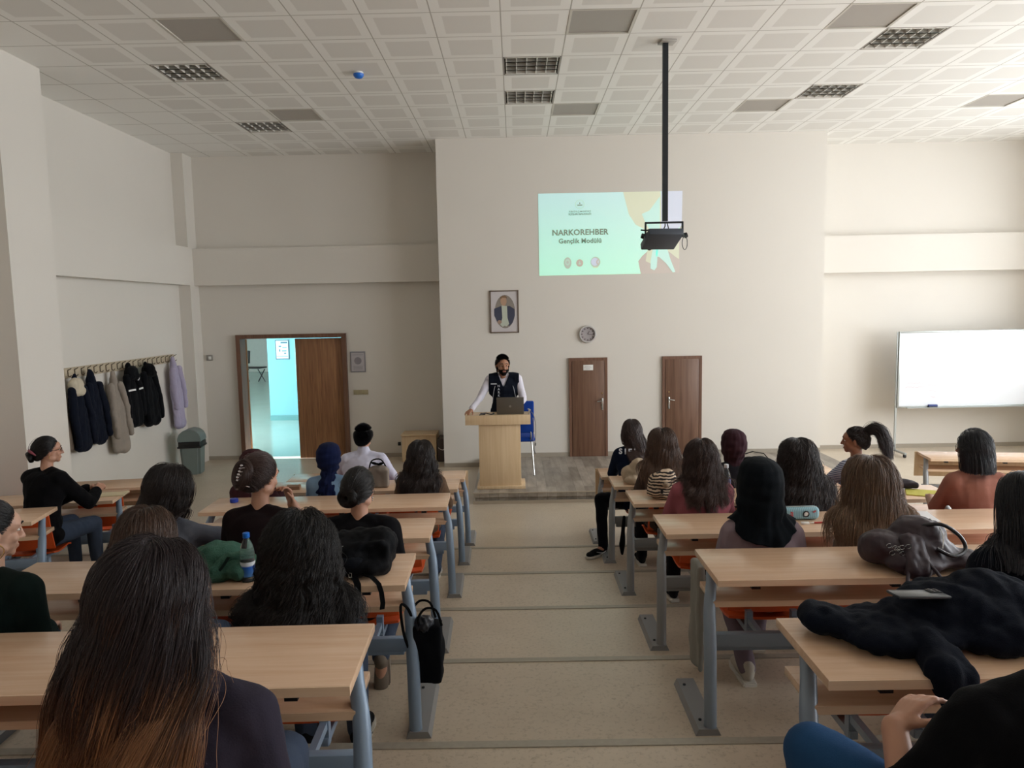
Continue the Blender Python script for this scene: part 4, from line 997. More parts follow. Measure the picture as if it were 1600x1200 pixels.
def make_hair(t, spec, J, Hm):
    hs = spec['hair']; st = hs['style']; n = hs.get('n', 2200); L = hs.get('len', 0.5); vol = hs.get('vol', 0.02)
    r = np.random.default_rng(hs.get('seed', 1)); mat = hs['mat']; rad = hs.get('rad', 0.0013)
    H3 = np.array(Hm.to_3x3()); hc = np.array(Hm.translation); hsc = spec.get('hs', 1.0)
    cols = colliders(J, spec)
    if st == 'bob': cols = cols[:1]+cols[-1:]
    nc = max(60, n//hs.get('clump_n', 22))
    n = int(n*1.9); rad *= 0.60
    hl = 0.16 if st == 'short' else 0.0
    d = scalp_dirs(n, r, 1.0, hl); px = hs.get('part', 0.0)
    ext = r.random(n)**0.6*vol+0.002
    lift = (ext*0.75*np.clip((d[:, 2]+0.1)/0.6, 0, 1))[:, None] if st in ('long', 'bob') else 0.0
    root = HC+d*(HR+lift)
    S = hs.get('steps', 26)
    P = np.zeros((n, S, 3))
    ln = L*(1-0.22*r.random(n)); 
    if hs.get('layers'): ln = np.where(r.random(n) < hs['layers'], ln*(0.55+0.4*r.random(n)), ln)
    if st in ('long', 'bob'):
        sx = root[:, 0]-px; side = np.sign(sx+1e-6)
        top = np.clip((d[:, 1]+0.25)/0.5, 0, 1)                     # 1 in front of the crown, 0 at the back
        lat = side*(0.9+0.2*r.random(n))*top+np.clip(sx/0.06, -1, 1)*0.25*(1-top)
        v = np.stack([lat, -0.55-0.3*r.random(n), -0.1-0.8*(1-top)], 1)
        if hs.get('tuckback'): v[:, 1] -= hs['tuckback']
        p = (H3@root.T).T+hc; v = (H3@v.T).T
        nn = (H3@(d/HR).T).T; nn /= np.linalg.norm(nn, axis=1)[:, None]
        v -= nn*(v*nn).sum(1)[:, None]; v /= np.linalg.norm(v, axis=1)[:, None]
        grav = np.array(hs.get('grav', (0, -0.10, -1.0))); sway = np.array(hs.get('sway', (0, 0, 0)))
        stepv = (ln/(S-1))[:, None]
        for i in range(S):
            P[:, i] = p
            k = 0.16+0.5*(i/S); v = v*(1-k)+grav*k+sway*k*(i/S)
            v /= np.linalg.norm(v, axis=1)[:, None]
            q = push(p+v*stepv, cols, ext*min(1.0, 0.75+i/8.0))
            if i < S*0.45:                                            # keep the first part of the strand lying on the head
                c_, r_ = cols[0]; rr = r_[None]+(ext*min(1.0, 0.75+i/8.0)+0.002)[:, None]; u = (q-c_)/rr; Lu = np.linalg.norm(u, axis=1)
                m_ = (Lu > 1.0) & (q[:, 2] > c_[2]-0.01); q[m_] = q[m_]*0.25+0.75*(c_+u[m_]/Lu[m_][:, None]*rr[m_])
            v = q-p; l = np.linalg.norm(v, axis=1)[:, None]; v = v/np.maximum(l, 1e-5); p = p+v*stepv
    elif st in ('bun', 'pony', 'updo'):
        tie = np.array(hs['tie']); tieW = (H3@tie)+hc
        u0 = d; u1 = (tie-HC)/HR; u1 = u1/np.linalg.norm(u1)
        for i in range(S):
            f = i/(S-1); w = (1-f)[None] if False else f
            u = u0*(1-w)+u1[None, :]*w; nu = np.linalg.norm(u, axis=1)[:, None]; u = u/np.maximum(nu, 1e-3)
            e = 0.002+ext*0.8*math.sin(PI*min(1, f*1.05))**0.7
            q = HC+u*(HR[None, :]+e[:, None]); P[:, i] = (H3@q.T).T+hc
    elif st == 'short':
        p = (H3@root.T).T+hc; nn = (H3@(d/HR).T).T; nn /= np.linalg.norm(nn, axis=1)[:, None]
        v = nn*0.8+(H3@np.stack([0*d[:, 0], 0.25*np.sign(d[:, 1]+0.3), -0.55+0.9*(d[:, 2] > 0.6)], 1).T).T+r.normal(size=(n, 3))*0.10; v /= np.linalg.norm(v, axis=1)[:, None]
        ln = L*(0.55+0.45*r.random(n))*np.interp(d[:, 2], [-0.6, 0.0, 0.7], [0.3, 0.55, 1.0])
        for i in range(S): P[:, i] = p+v*(ln*i/(S-1))[:, None]; v[:, 2] -= 0.03
    # clumping and waves
    if st != 'short':
        gi = r.choice(n, nc, replace=False); G = P[gi]
        a = P[:, S//3]; 
        near = np.empty(n, int)
        for s0 in range(0, n, 500):
            dd = ((a[s0:s0+500, None]-G[None, :, S//3])**2).sum(2)+0.25*((P[s0:s0+500, None, -1]-G[None, :, -1])**2).sum(2); near[s0:s0+500] = dd.argmin(1)
        cl = hs.get('clump', 0.5)*np.linspace(0, 1, S)**1.3
        P = P*(1-cl[None, :, None])+G[near]*cl[None, :, None]
        amp = hs.get('wave', 0.0); fq = hs.get('freq', 6.0)
        if amp:
            ph = r.random(nc)*6.28; ph = ph[near]; f2 = (fq*(0.8+0.4*r.random(nc)))[near]
            s = np.linspace(0, 1, S)[None, :]*(ln[:, None] if ln.shape else L)
            A = amp*np.clip(s/0.10, 0, 1)*(0.7+0.6*r.random(nc))[near][:, None]
            P[:, :, 0] += A*np.sin(2*PI*f2[:, None]*s+ph[:, None]); P[:, :, 1] += A*0.8*np.cos(2*PI*f2[:, None]*s+ph[:, None])
        fr = hs.get('frizz', 0.002)
        ns = r.normal(size=(n, 1, 3))*fr*np.linspace(0.2, 1, S)[None, :, None]+np.cumsum(r.normal(size=(n, S, 3))*fr*0.25, 1)
        P = P+ns
    if 'cut' in hs:
        zc = hc[2]-hs['cut']+0.02*r.random(n)-0.01
        for i in range(1, S):
            m = P[:, i, 2] < zc; P[m, i] = P[m, i-1]
    strands = [P]
    if st == 'bun' or st == 'updo':
        br = hs.get('br', 0.04); m = n//3; q = np.zeros((m, S, 3)); c0 = np.array(hs.get('bun', tie)); 
        nrm = c0-HC; nrm /= np.linalg.norm(nrm); a1 = np.cross(nrm, [0, 0, 1.0]); a1 /= np.linalg.norm(a1); a2 = np.cross(nrm, a1)
        ph = r.random(m)*6.28; tt = r.random(m)*6.28; rr = br*(0.45+0.25*r.random(m)); tr = br*0.42*(0.6+0.5*r.random(m)); sp = hs.get('bunz', 1.0)
        for i in range(S):
            A = ph+i/(S-1)*3.0; B = tt+i/(S-1)*2.2
            q[:, i] = c0+(np.cos(A)*(rr+tr*np.cos(B)))[:, None]*a1+(np.sin(A)*sp*(rr+tr*np.cos(B)))[:, None]*a2+(tr*np.sin(B)+br*0.3)[:, None]*nrm
        q = (H3@q.reshape(-1, 3).T).T.reshape(m, S, 3)+hc; strands.append(q)
    if st == 'pony' or hs.get('tail'):
        m = int(n*0.9); q = np.zeros((m, S, 3)); tl = hs.get('taillen', 0.35)*(1-0.3*r.random(m)); c0 = tieW
        p = c0+r.normal(size=(m, 3))*0.012; v = (H3@np.array(hs.get('taildir', (0, -1, 0.5))))[None]+r.normal(size=(m, 3))*0.09
        e2 = r.random(m)*0.03+0.004; gr = np.array(hs.get('grav', (0, -0.15, -1)))
        for i in range(S):
            q[:, i] = p; k = 0.10+0.35*i/S; v = v*(1-k)+gr*k; v /= np.linalg.norm(v, axis=1)[:, None]
            w = push(p+v*(tl/(S-1))[:, None], cols, e2); v = w-p; v /= np.maximum(np.linalg.norm(v, axis=1), 1e-5)[:, None]; p = p+v*(tl/(S-1))[:, None]
        spread = (q-q.mean(0)[None]); q = q+spread*0.15; ph = r.random(m)*6.28
        s = np.linspace(0, 1, S)[None, :]*tl[:, None]; q[:, :, 0] += hs.get('wave', 0.005)*np.sin(30*s+np.round(ph*2)[:, None]); strands.append(q)
    if hs.get('wisps'):
        m = hs['wisps']; idx = r.choice(n, m); q = P[idx].copy(); q += np.cumsum(r.normal(size=(m, S, 3))*0.0022, 1)+np.linspace(0, 1, S)[None, :, None]*r.normal(size=(m, 1, 3))*0.014; strands.append(q)
    A = np.concatenate(strands); tot = len(A)
    hcv = bpy.data.hair_curves.new('hair'); hcv.add_curves([S]*tot)
    hcv.attributes['position'].data.foreach_set('vector', A.astype(np.float32).ravel())
    ra = hcv.attributes.get('radius') or hcv.attributes.new('radius', 'FLOAT', 'POINT')
    prof = rad*(np.interp(np.linspace(0, 1, S), [0, 0.7, 1], [1, 0.9, 0.35]))[None, :]*(0.7+0.6*r.random(tot))[:, None]
    ra.data.foreach_set('value', prof.astype(np.float32).ravel())
    hcv.materials.append(mat); o = link('hair', hcv, t)
    # scalp layer under the strands
    mb = MB(); q = bmesh.ops.create_uvsphere(mb.bm, u_segments=40, v_segments=28, radius=1.0)
    kill = []; cs = 1.012+(0.45*vol/0.1 if st in ('long', 'bob') else 0.0)
    for v in q['verts']:
        x, y, z = v.co; lim = np.interp(y, [-1, -0.55, -0.1, 0.3, 0.62, 0.8, 1.0], [-0.72, -0.62, -0.26, 0.0, 0.32, 0.54, 0.85])
        if z < lim+hl*min(1, max(0, (y+0.45)/0.4)): kill.append(v)
        v.co = V((HC[0]+x*HR[0]*cs, HC[1]+y*HR[1]*cs, HC[2]+z*HR[2]*cs))
    bmesh.ops.delete(mb.bm, geom=kill, context='VERTS')
    for v in mb.bm.verts: v.co = Hm @ v.co
    mb.build('scalp', hs.get('base', mat), o)
    return o

def hijab(t, spec, J, Hm, mat, drape='long', seed=1.0):
    """wrapped head scarf: rings from the crown down over the shoulders, face left open"""
    hc = V(spec['head']); hs = spec.get('hs', 1.0); wd = {'long': 1.16}.get(drape, 1.05)
    if drape == 'tucked': lev = [(0.140, 0.012, 0.012, 0), (0.135, 0.045, 0.05, 0), (0.118, 0.075, 0.085, -0.005), (0.08, 0.094, 0.108, -0.012), (0.03, 0.102, 0.120, -0.016), (-0.03, 0.100, 0.120, -0.018), (-0.08, 0.088, 0.105, -0.012), (-0.115, 0.078, 0.085, -0.005), (-0.15, 0.075, 0.075, -0.01), (-0.19, 0.085, 0.08, -0.02), (-0.22, 0.09, 0.08, -0.03)]
    elif drape == 'narrow': lev = [(0.136, 0.012, 0.012, 0), (0.130, 0.045, 0.05, 0), (0.115, 0.072, 0.082, -0.005), (0.08, 0.092, 0.106, -0.012), (0.03, 0.101, 0.118, -0.016), (-0.03, 0.098, 0.115, -0.018), (-0.075, 0.083, 0.098, -0.012), (-0.105, 0.070, 0.080, -0.005), (-0.14, 0.064, 0.075, -0.025), (-0.19, 0.070, 0.082, -0.07), (-0.25, 0.080, 0.085, -0.105), (-0.32, 0.088, 0.08, -0.115), (-0.42, 0.095, 0.075, -0.12)]
    else: lev = [(0.140, 0.012, 0.012, 0), (0.134, 0.045, 0.05, 0), (0.118, 0.074, 0.084, -0.005), (0.08, 0.094, 0.108, -0.012), (0.03, 0.104, 0.120, -0.016), (-0.03, 0.106, 0.120, -0.018), (-0.08, 0.107, 0.112, -0.02), (-0.12, 0.112, 0.108, -0.025), (-0.15, 0.115, 0.106, -0.03), (-0.165, 0.130, 0.112, -0.04), (-0.18, 0.150, 0.122, -0.045), (-0.195, 0.172, 0.13, -0.05)]
    N = 72; mb = MB(); rings = []
    nl = len(lev); M2 = spec['_Hm']
    zs = np.array([l[0] for l in lev]); L = []
    for i in np.linspace(0, nl-1, 46): L.append([float(np.interp(i, range(nl), [l[k] for l in lev])) for k in range(4)])
    for (z, rx, ry, yo) in L:
        ring = []; wz = 1+(wd-1)*min(1, max(0, (z+0.22)/0.12))*min(1, max(0, (0.16-z)/0.06)); rx *= wz; ry *= wz
        below = max(0.0, (-z-0.09)/(0.105 if drape == 'long' else 0.22))
        for k in range(N):
            a = 2*PI*k/N; x = rx*math.sin(a); y = yo+ry*math.cos(a); zz = z
            if drape == 'long':
                back = 0.5-0.5*math.cos(a); zz = z-below*(0.11*max(0, back-0.55)/0.45+0.008*math.sin(5*a))
                y -= below*0.02*back
            f = 0.004*math.sin(a*9+z*30+seed)+0.004*math.sin(a*5-z*60+seed*2)+0.003*math.sin(a*17+z*14)
            f *= (0.25+1.3*below if drape != 'tucked' else 0.5); f2 = 0.006*math.sin(z*95+2.2*math.sin(a+seed))*(0.35 if z > -0.05 else 1.0)*(1.4 if drape == 'narrow' else 0.5)
            sc = 1+(f+f2)/max(rx, 0.05)
            p = V((x*sc, (y-yo)*sc+yo, zz))
            w = min(1, max(0, (z+0.16)/0.10)); q = M2 @ p; q0 = V(hc)+p*hs
            ring.append(mb.bm.verts.new(q0.lerp(q, w)))
        rings.append(ring)
    faces = []
    for i, (A, B) in enumerate(zip(rings, rings[1:])):
        z = L[i][0]
        for k in range(N):
            a = 2*PI*(k+0.5)/N; fr = math.cos(a)
            if fr > 0.80 and -0.10 < z < 0.055: continue
            if fr > 0.9 and -0.10 < z < 0.07: continue
            faces.append(mb.bm.faces.new((A[k], A[(k+1) % N], B[(k+1) % N], B[k])))
    mb.bm.faces.new(rings[0])
    bmesh.ops.delete(mb.bm, geom=[v for v in mb.bm.verts if not v.link_faces], context='VERTS')
    if drape == 'long':
        cols = colliders(J, spec, 0.012)
        for v in mb.bm.verts:
            if v.co.z < hc.z-0.10:
                q = push(np.array([v.co[:]]), cols[1:], np.array([spec.get('topd', 0.015)-0.004])); v.co = V(q[0])
    me = mb.mesh('headscarf'); me.shade_smooth(); me.materials.append(mat); o = link('headscarf', me, t)
    m = o.modifiers.new('thick', 'SOLIDIFY'); m.thickness = 0.004; m.offset = 0
    return o

M_EYEW = plain('eye_white', '#d9d4cc', 0.3); M_IRIS = plain('dark_iris', '#1f140e', 0.2); M_LIP = plain('muted_lip', '#96594e', 0.5); M_BROW = plain('dark_brow', '#17110e', 0.8)
M_DENIM = fabric('blue_grey_denim', '#3c4658', 0.18); M_DENIMB = fabric('mid_blue_denim', '#26486f', 0.2, bscale=300); M_BLKT = fabric('black_trouser_cloth', '#0c0c10', 0.3)
M_SOLE = plain('white_sole_rubber', '#cfcbc2', 0.6); M_SHBLK = fabric('black_shoe_mesh', '#141416', 0.3); M_SHWHT = fabric('worn_white_shoe', '#b7b0a4', 0.1)
def person(spec):
    t = thing('person', spec['label'], 'person', spec['loc'], R(spec.get('rz', 0)), spec.get('group'))
    J = joints(spec); J['headc'] = V(spec['head']); J['male'] = not spec.get('fem', True)
    if 'J' in spec: J.update({k: (V(v) if isinstance(v, tuple) else v) for k, v in spec['J'].items()})
    Hm = head_matrix(spec); spec['_Hm'] = Hm
    sk = spec['skin']
    mb = MB(); add_torso(mb, J); add_head(mb, Hm, spec.get('fem', True))
    for nm in 'LR':
        add_arm(mb, J, nm, hand=True, to=2.0); add_leg(mb, J, nm, foot=True)
    me = remesh(mb, spec.get('vox', 0.0075), 3, 0.5); me.materials.append(sk); body = link('body', me, t)
    # face details
    for s in (-1, 1):
        mb = MB(); mb.ball((s*0.031, 0.0785, 0.005), (0.0115, 0.0105, 0.0062), 12); mb._xf(mb.bm.verts[:], Hm); e = mb.build('eye', M_EYEW, body)
        mb = MB(); mb.ball((s*0.031, 0.0880, 0.005), (0.0062, 0.003, 0.0056), 10); mb._xf(mb.bm.verts[:], Hm); mb.build('iris', M_IRIS, e)
        mb = MB(); mb.tube([(s*0.014, 0.099, 0.031), (s*0.03, 0.0965, 0.036), (s*0.047, 0.086, 0.031)], [0.003, 0.004, 0.002], 6); mb._xf(mb.bm.verts[:], Hm); mb.build('eyebrow', M_BROW, body)
    mb = MB(); mb.ball((0, 0.0925, -0.060), (0.021, 0.006, 0.0055), 12); mb.ball((0, 0.0925, -0.067), (0.018, 0.0065, 0.006), 12); mb._xf(mb.bm.verts[:], Hm); me = remesh(mb, 0.004, 2); me.materials.append(M_LIP); link('lips', me, body)
    # clothes
    top = spec.get('top')
    if top is not None:
        d = spec.get('topd', 0.015); mb = MB(); add_torso(mb, J, d, neck=False)
        sl = spec.get('sleeve', 1.9)
        for nm in 'LR': add_arm(mb, J, nm, d*spec.get('sld', 0.9), to=sl)
        if spec.get('highneck'): mb.cap(J['neck']+V((0, -0.005, -0.03)), J['neck']+V((0, 0.0, 0.035)), 0.056+d, 0.05+d, 14)
        me = remesh(mb, 0.0105, 5); folds(me, spec.get('fold', 0.006), 4.0, spec.get('seed', 1), (1, 1, 0.6)); folds(me, spec.get('fold', 0.006)*0.4, 11, spec.get('seed', 1)+2)
        me.materials.append(top); link(spec.get('topname', 'sweater'), me, t)
    mb = MB(); g = J['g']; mb.ball(J['pelvis']+V((0, 0, -0.005)), (0.175*g, 0.135*g, 0.11*g), 16)
    for nm in 'LR': add_leg(mb, J, nm, 0.014)
    me = remesh(mb, 0.012, 4); folds(me, 0.004, 7, spec.get('seed', 1)+5); me.materials.append(spec.get('pants', M_DENIM)); link('trousers', me, t)
    for nm in 'LR': shoe(J, nm, spec.get('shoe', M_SHBLK), M_SOLE if 'solemat' not in spec else spec['solemat'], t, spec.get('nike', False), spec.get('pitch'+nm, 0.0))
    if 'hair' in spec: make_hair(t, spec, J, Hm)
    if 'scarf' in spec: hijab(t, spec, J, Hm, *spec['scarf'])
    if 'glasses' in spec:
        mb = MB()
        for s in (-1, 1):
            mb.tube([(s*0.034+0.023*math.cos(a), 0.102-0.004*abs(math.cos(a)), 0.004+0.019*math.sin(a)) for a in [i*2*PI/18 for i in range(18)]], 0.0016, 6, closed=True)
            mb.tube([(s*0.057, 0.098, 0.01), (s*0.078, 0.05, 0.01), (s*0.082, -0.01, 0.004)], 0.0016, 6)
        mb.tube([(-0.011, 0.103, 0.008), (0, 0.106, 0.011), (0.011, 0.103, 0.008)], 0.0016, 6); mb._xf(mb.bm.verts[:], Hm); mb.build('glasses', spec['glasses'], t)
    for nm_, mt_, fn_ in spec.get('orn', []):
        mb = MB(); fn_(mb); mb._xf(mb.bm.verts[:], Hm); mb.build(nm_, mt_, t)
    return t, J, Hm

S_LIGHT = skin('light', '#b98a72'); S_MID = skin('mid', '#a37459'); S_TAN = skin('tan', '#8e6048')
def hm(n, *c, **k):
    st = [(i/(len(c)-1) if len(c) > 1 else 0.0, x) for i, x in enumerate(c)]
    if len(st) == 1: st = [(0.0, c[0]), (1.0, c[0])]
    return hair_mat(n, st, **k)
H_BLACK = hm('black', '#120e0e', '#171213'); H_DKBR = hm('dark_brown', '#241a19', '#322423'); H_BROWN = hm('brown', '#3a2925', '#57403a'); H_MID = hm('mid_brown', '#4a352b', '#7c5d4a'); H_LIGHT = hm('light_brown', '#5c4538', '#8f735c', '#a88a70')
H_OMBRE = hair_mat('ombre', [(0.0, '#2e2227'), (0.24, '#2c1f22'), (0.36, '#5a3c2c'), (0.50, '#9c6d4c'), (1.0, '#bd8e63')], rough=0.42, rnd=0.22)
H_BLUEBLK = hm('blue_black', '#14141b', '#20202a')
B_DARK = plain('scalp_dark', '#150f0f', 0.7); B_BR = plain('scalp_brown', '#2a1d18', 0.7)
def row_loc(X, Yh, k, lean): return (X, Yh-lean, k*RISE)
def P(label, X, Yh, k, h, **kw):
    lean = kw.setdefault('lean', 0.10); kw.update(label=label, h=h, loc=row_loc(X, Yh, k, lean)); return person(kw)
def hoop(mb):
    for S in (-1, 1): mb.tube([(S*(0.084+0.012*math.cos(a)*0.3), -0.01+0.030*math.cos(a), -0.068+0.030*math.sin(a)) for a in [i*2*PI/22 for i in range(22)]], 0.0022, 6, closed=True)
def claw(mb):
    r_ = random.Random(4)
    for i in range(9): mb.ball((0.012-0.006*i*0.4, -0.168+0.006*abs(i-4)*0.6, 0.075-0.016*i), (0.011, 0.008, 0.008), 8)
    for i in range(6): mb.tube([(0.01, -0.165, 0.06-0.02*i), (0.035, -0.150, 0.065-0.02*i), (0.05, -0.125, 0.06-0.02*i)], 0.003, 5)
def clip2(mb):
    mb.tube([(-0.03, -0.10, 0.0), (0.0, -0.14, 0.02), (0.05, -0.13, 0.01), (0.065, -0.10, -0.02)], [0.006, 0.012, 0.012, 0.005], 8)
def stud(mb):
    for S in (-1, 1): mb.ball((S*0.083, -0.005, -0.042), 0.006, 8); mb.ball((S*0.084, -0.005, -0.056), 0.004, 8)
M_GOLD = plain('gold_metal', '#c9a66a', 0.25, 0.9); M_GLITTER = plain('glitter_metal', '#c9c4c8', 0.2, 0.8)
# ---------------------------------------------------------------- right of the aisle
def long(mat, L, n=2200, **k): return dict(style='long', mat=mat, len=L, n=n, base=k.pop('base', B_DARK), **k)
_pr = P('person in a navy sweatshirt with straight dark brown hair, one foot in the aisle', 1.205, 7.6, 1, 1.265, skin=S_MID, top=fabric('navy_sweatshirt', '#111a2e'), topname='sweatshirt', pants=M_BLKT, armL='desk', side=0.0, hr=0, hy=-12,
  hair=long(H_BROWN, 0.50, 1700, vol=0.022, rad=0.0019, wave=0.004, freq=3, seed=3, grav=(0.42, -0.1, -1)),
  legL=((-0.36, -0.18, 0.50), (-0.37, -0.42, 0.09), (-0.50, -0.52, 0.028)), nike=True, seed=3, sh=0.18)
_sw = [c_ for c_ in _pr[0].children if c_.name.startswith('sweatshirt')][0]
_co = vco(_sw.data)
for ch_, x_ in (('S', -0.135), ('I', -0.088), ('E', -0.040), ('N', 0.03)):
    z_ = 0.960; m_ = (np.abs(_co[:, 0]-x_) < 0.02) & (np.abs(_co[:, 2]-z_) < 0.03)
    tm_ = text_mesh(ch_, 0.078, 0.001, 0.003); tm_.materials.append(plain('white_lettering', '#c4c6cf', 0.6)); link('back_letter', tm_, _sw, Matrix.Translation((x_, float(_co[m_, 1].min())-0.004, z_)) @ FACE_Y)
P('person in a brown top with light brown wavy hair, beside the zebra striped bag', 1.285, 6.4, 2, 1.205, skin=S_LIGHT, top=fabric('taupe_brown_top', '#4b3d37'), pants=M_BLKT,
  hair=long(H_MID, 0.44, 2200, vol=0.045, rad=0.0019, wave=0.007, freq=5, frizz=0.004, seed=5, clump=0.4, base=B_BR), seed=4)
P('person in a dusty pink top with curly brown hair', 1.325, 5.2, 3, 1.18, skin=S_LIGHT, top=fabric('dusty_pink_top', '#96565f', 0.06), pants=M_BLKT, sh=0.195, girth=1.06, shoe=M_SHBLK,
  hair=long(H_BROWN, 0.36, 2200, vol=0.035, rad=0.0018, wave=0.011, freq=9, frizz=0.004, seed=7, clump=0.75, layers=0.3, sway=(0, 0, 0)), seed=5)
P('person in a dark maroon wrapped headscarf and black jacket, right of the aisle', 1.915, 6.4, 2, 1.19, skin=S_MID, top=fabric('charcoal_jacket', '#1d1b20'), topname='jacket', scarf=(fabric('dark_maroon_scarf', '#352027', 0.12), 'tucked', 2.0), seed=6, topd=0.022)
P('person in a long black headscarf and mauve top', 1.36, 4.05, 4, 1.135, skin=S_LIGHT, top=fabric('mauve_top', '#84757c', 0.05), topname='tunic', sh=0.205, drop=0.045, girth=1.05, scarf=(fabric('black_green_scarf', '#0c1116', 0.2), 'long', 1.0), pants=fabric('mauve_skirt', '#74666f', 0.05), shoe=M_SHWHT, legL=((-0.12, 0.40, 0.40), (-0.15, -0.20, 0.08), (-0.15, -0.05, 0.02)), seed=7, fold=0.008, armL='lap', armR='lap', hs=1.02)
P('person with long dark curly hair, sitting behind the pale blue pencil case', 2.02, 5.2, 3, 1.165, skin=S_MID, top=fabric('dark_grey_knit', '#2a282c'), hair=long(H_DKBR, 0.58, 2800, vol=0.05, rad=0.0019, wave=0.010, freq=8, frizz=0.005, seed=9, clump=0.6), seed=8)
def stripes_mat(name, a, b, sc, dist=0.0, axis='Z'):
    k = NT(name); v = k.coords(scale=(1, 1, 1)); w = k.n('ShaderNodeTexWave', wave_type='BANDS', bands_direction=axis, in_Scale=sc, in_Distortion=dist); w.inputs['Detail Scale'].default_value = 1.2
    k.l(v, w.inputs['Vector']); k.l(k.ramp(w.outputs[0], [(0.46, a), (0.54, b)]), k.b.inputs['Base Color']); k.b.inputs['Roughness'].default_value = 0.9; return k.m
P('person in a blue and white striped shirt with a high dark ponytail, face turned left', 3.02, 6.4, 2, 1.21, skin=S_TAN, top=stripes_mat('striped_shirt_cloth', '#59617b', '#a9afc0', 19.0), topname='shirt', rz=18, hy=42, hp=-2,
  hair=dict(style='pony', mat=H_DKBR, base=B_DARK, n=1600, vol=0.006, tie=(0.0, -0.10, 0.085), taillen=0.36, taildir=(0.0, -0.5, 0.5), rad=0.0019, seed=4, wave=0.008, grav=(0.16, -0.12, -1)), seed=9, armL='wide')
P('person with long straight light brown hair, just left of the plum leather bag', 1.985, 4.05, 4, 1.115, skin=S_LIGHT, top=fabric('stone_top', '#8a7d6f'), hair=long(H_LIGHT, 0.54, 3600, vol=0.062, rad=0.0017, wave=0.006, freq=4, frizz=0.004, seed=12, clump=0.35, base=B_BR, part=0.01), seed=10, armL='lap', armR='lap')
P('person in a terracotta shirt with a black bob and glasses, head turned left', 3.285, 5.2, 3, 1.215, skin=S_TAN, top=fabric('terracotta_shirt', '#98675a', 0.05), topname='shirt', hy=38, sh=0.20, girth=1.08, glasses=M_BLACKP, sleeve=0.9,
  hair=dict(style='bob', mat=H_BLUEBLK, base=B_DARK, n=3600, len=0.42, cut=0.15, vol=0.036, rad=0.0018, wave=0.001, frizz=0.0012, seed=6, clump=0.15, part=-0.01), seed=11)
P('person in a navy black knit with straight black hair, at the right edge', 2.03, 2.85, 5, 1.17, skin=S_MID, top=fabric('navy_black_knit', '#10141d', 0.25, bscale=180), girth=1.12, sh=0.215, topd=0.022, glasses=M_BLACKP, armL='lap', armR='lap',
  hair=dict(style='long', mat=H_BLUEBLK, base=B_DARK, n=5000, len=0.52, cut=0.215, vol=0.034, rad=0.0013, wave=0.002, freq=3, frizz=0.0012, seed=14, clump=0.25), seed=12, hy=10)

# person at the lower right corner, in the row with the camera
P('person in blue jeans and black top at the lower right corner, hand on the thigh', 1.20, 1.62, 6, 1.14, skin=S_LIGHT, top=fabric('deep_black_jersey', '#08080b', 0.3), sh=0.21, rz=0, vox=0.006, pants=M_DENIMB, lean=0.14,
  hx=0.10, armL=((-0.33, 0.08, 0.60), (-0.30, 0.20, 0.70), (0.6, 0.35, 0.35), (-0.4, 0.2, 0.9)), sleeve=1.15, curl=0.4,
  legL=((-0.47, 0.26, 0.60), (-0.40, 0.38, 0.16), (-0.40, 0.54, 0.08)), hair=dict(style='bun', mat=H_DKBR, base=B_DARK, n=1500, vol=0.012, tie=(0, -0.11, 0.02), rad=0.0016, seed=31), hyo=0.0, armR='lap', seed=30)

# ---------------------------------------------------------------- left of the aisle
P('person with very long ombre brown hair in the foreground, wearing a charcoal top', -0.825, 1.70, 6, 1.165, hx=-0.065, skin=S_LIGHT, top=fabric('charcoal_violet_jersey', '#302c38', 0.12, bscale=200), topname='shirt', vox=0.006, sh=0.205, topd=0.02, drop=0.055,
  hair=dict(style='long', mat=H_OMBRE, base=plain('scalp_plum', '#1d1416', 0.6), n=17000, len=0.92, vol=0.042, rad=0.0008, wave=0.014, freq=2.4, frizz=0.0022, seed=21, clump=0.5, clump_n=40, part=0.012, steps=34, layers=0.3, wisps=260, grav=(-0.16, -0.10, -1)), seed=20, hs=1.0, armL='lap', armR='lap')
P('person with black curly shoulder length hair, beside the blue label bottle', -0.885, 2.85, 5, 1.035, skin=S_MID, top=fabric('black_top_cloth', '#0e0d10', 0.25), sh=0.17, hp=-6, drop=0.03,
  hair=dict(style='long', mat=hm('curly_black', '#110c0d', '#1b1416', rnd=0.35), base=B_DARK, n=8000, len=0.48, vol=0.062, rad=0.0011, wave=0.0115, freq=11, frizz=0.004, seed=23, clump=0.72, clump_n=16, steps=44, layers=0.4, wisps=160), seed=21, armL='lap', armR='lap')
P('person at the left edge in dark green with a gold hoop earring', -2.13, 2.85, 5, 1.14, skin=skin('fair', '#c39a84'), vox=0.006, top=fabric('dark_green_knit', '#101d1b', 0.25), rz=-8, hy=-30, hp=-8, armR='lap', armL='lap', sh=0.195, topd=0.02,
  hair=dict(style='bun', mat=H_BLACK, base=B_DARK, n=3200, vol=0.012, rad=0.0012, tie=(0.0, -0.11, 0.02), bun=(0, -0.13, 0.02), br=0.045, seed=24), seed=22, orn=[('hoop_earring', M_GOLD, hoop)])
P('person with brown hair in black, half hidden behind the ombre haired one', -1.50, 2.85, 5, 1.085, skin=S_LIGHT, top=fabric('black_scoop_top', '#0d0c0f', 0.2), hy=-8, hair=dict(style='long', mat=H_MID, base=B_BR, n=3600, len=0.34, vol=0.035, rad=0.0013, wave=0.004, freq=4, seed=25, clump=0.4, sway=(-0.2, 0, 0)), seed=23, armL='lap', armR='lap')
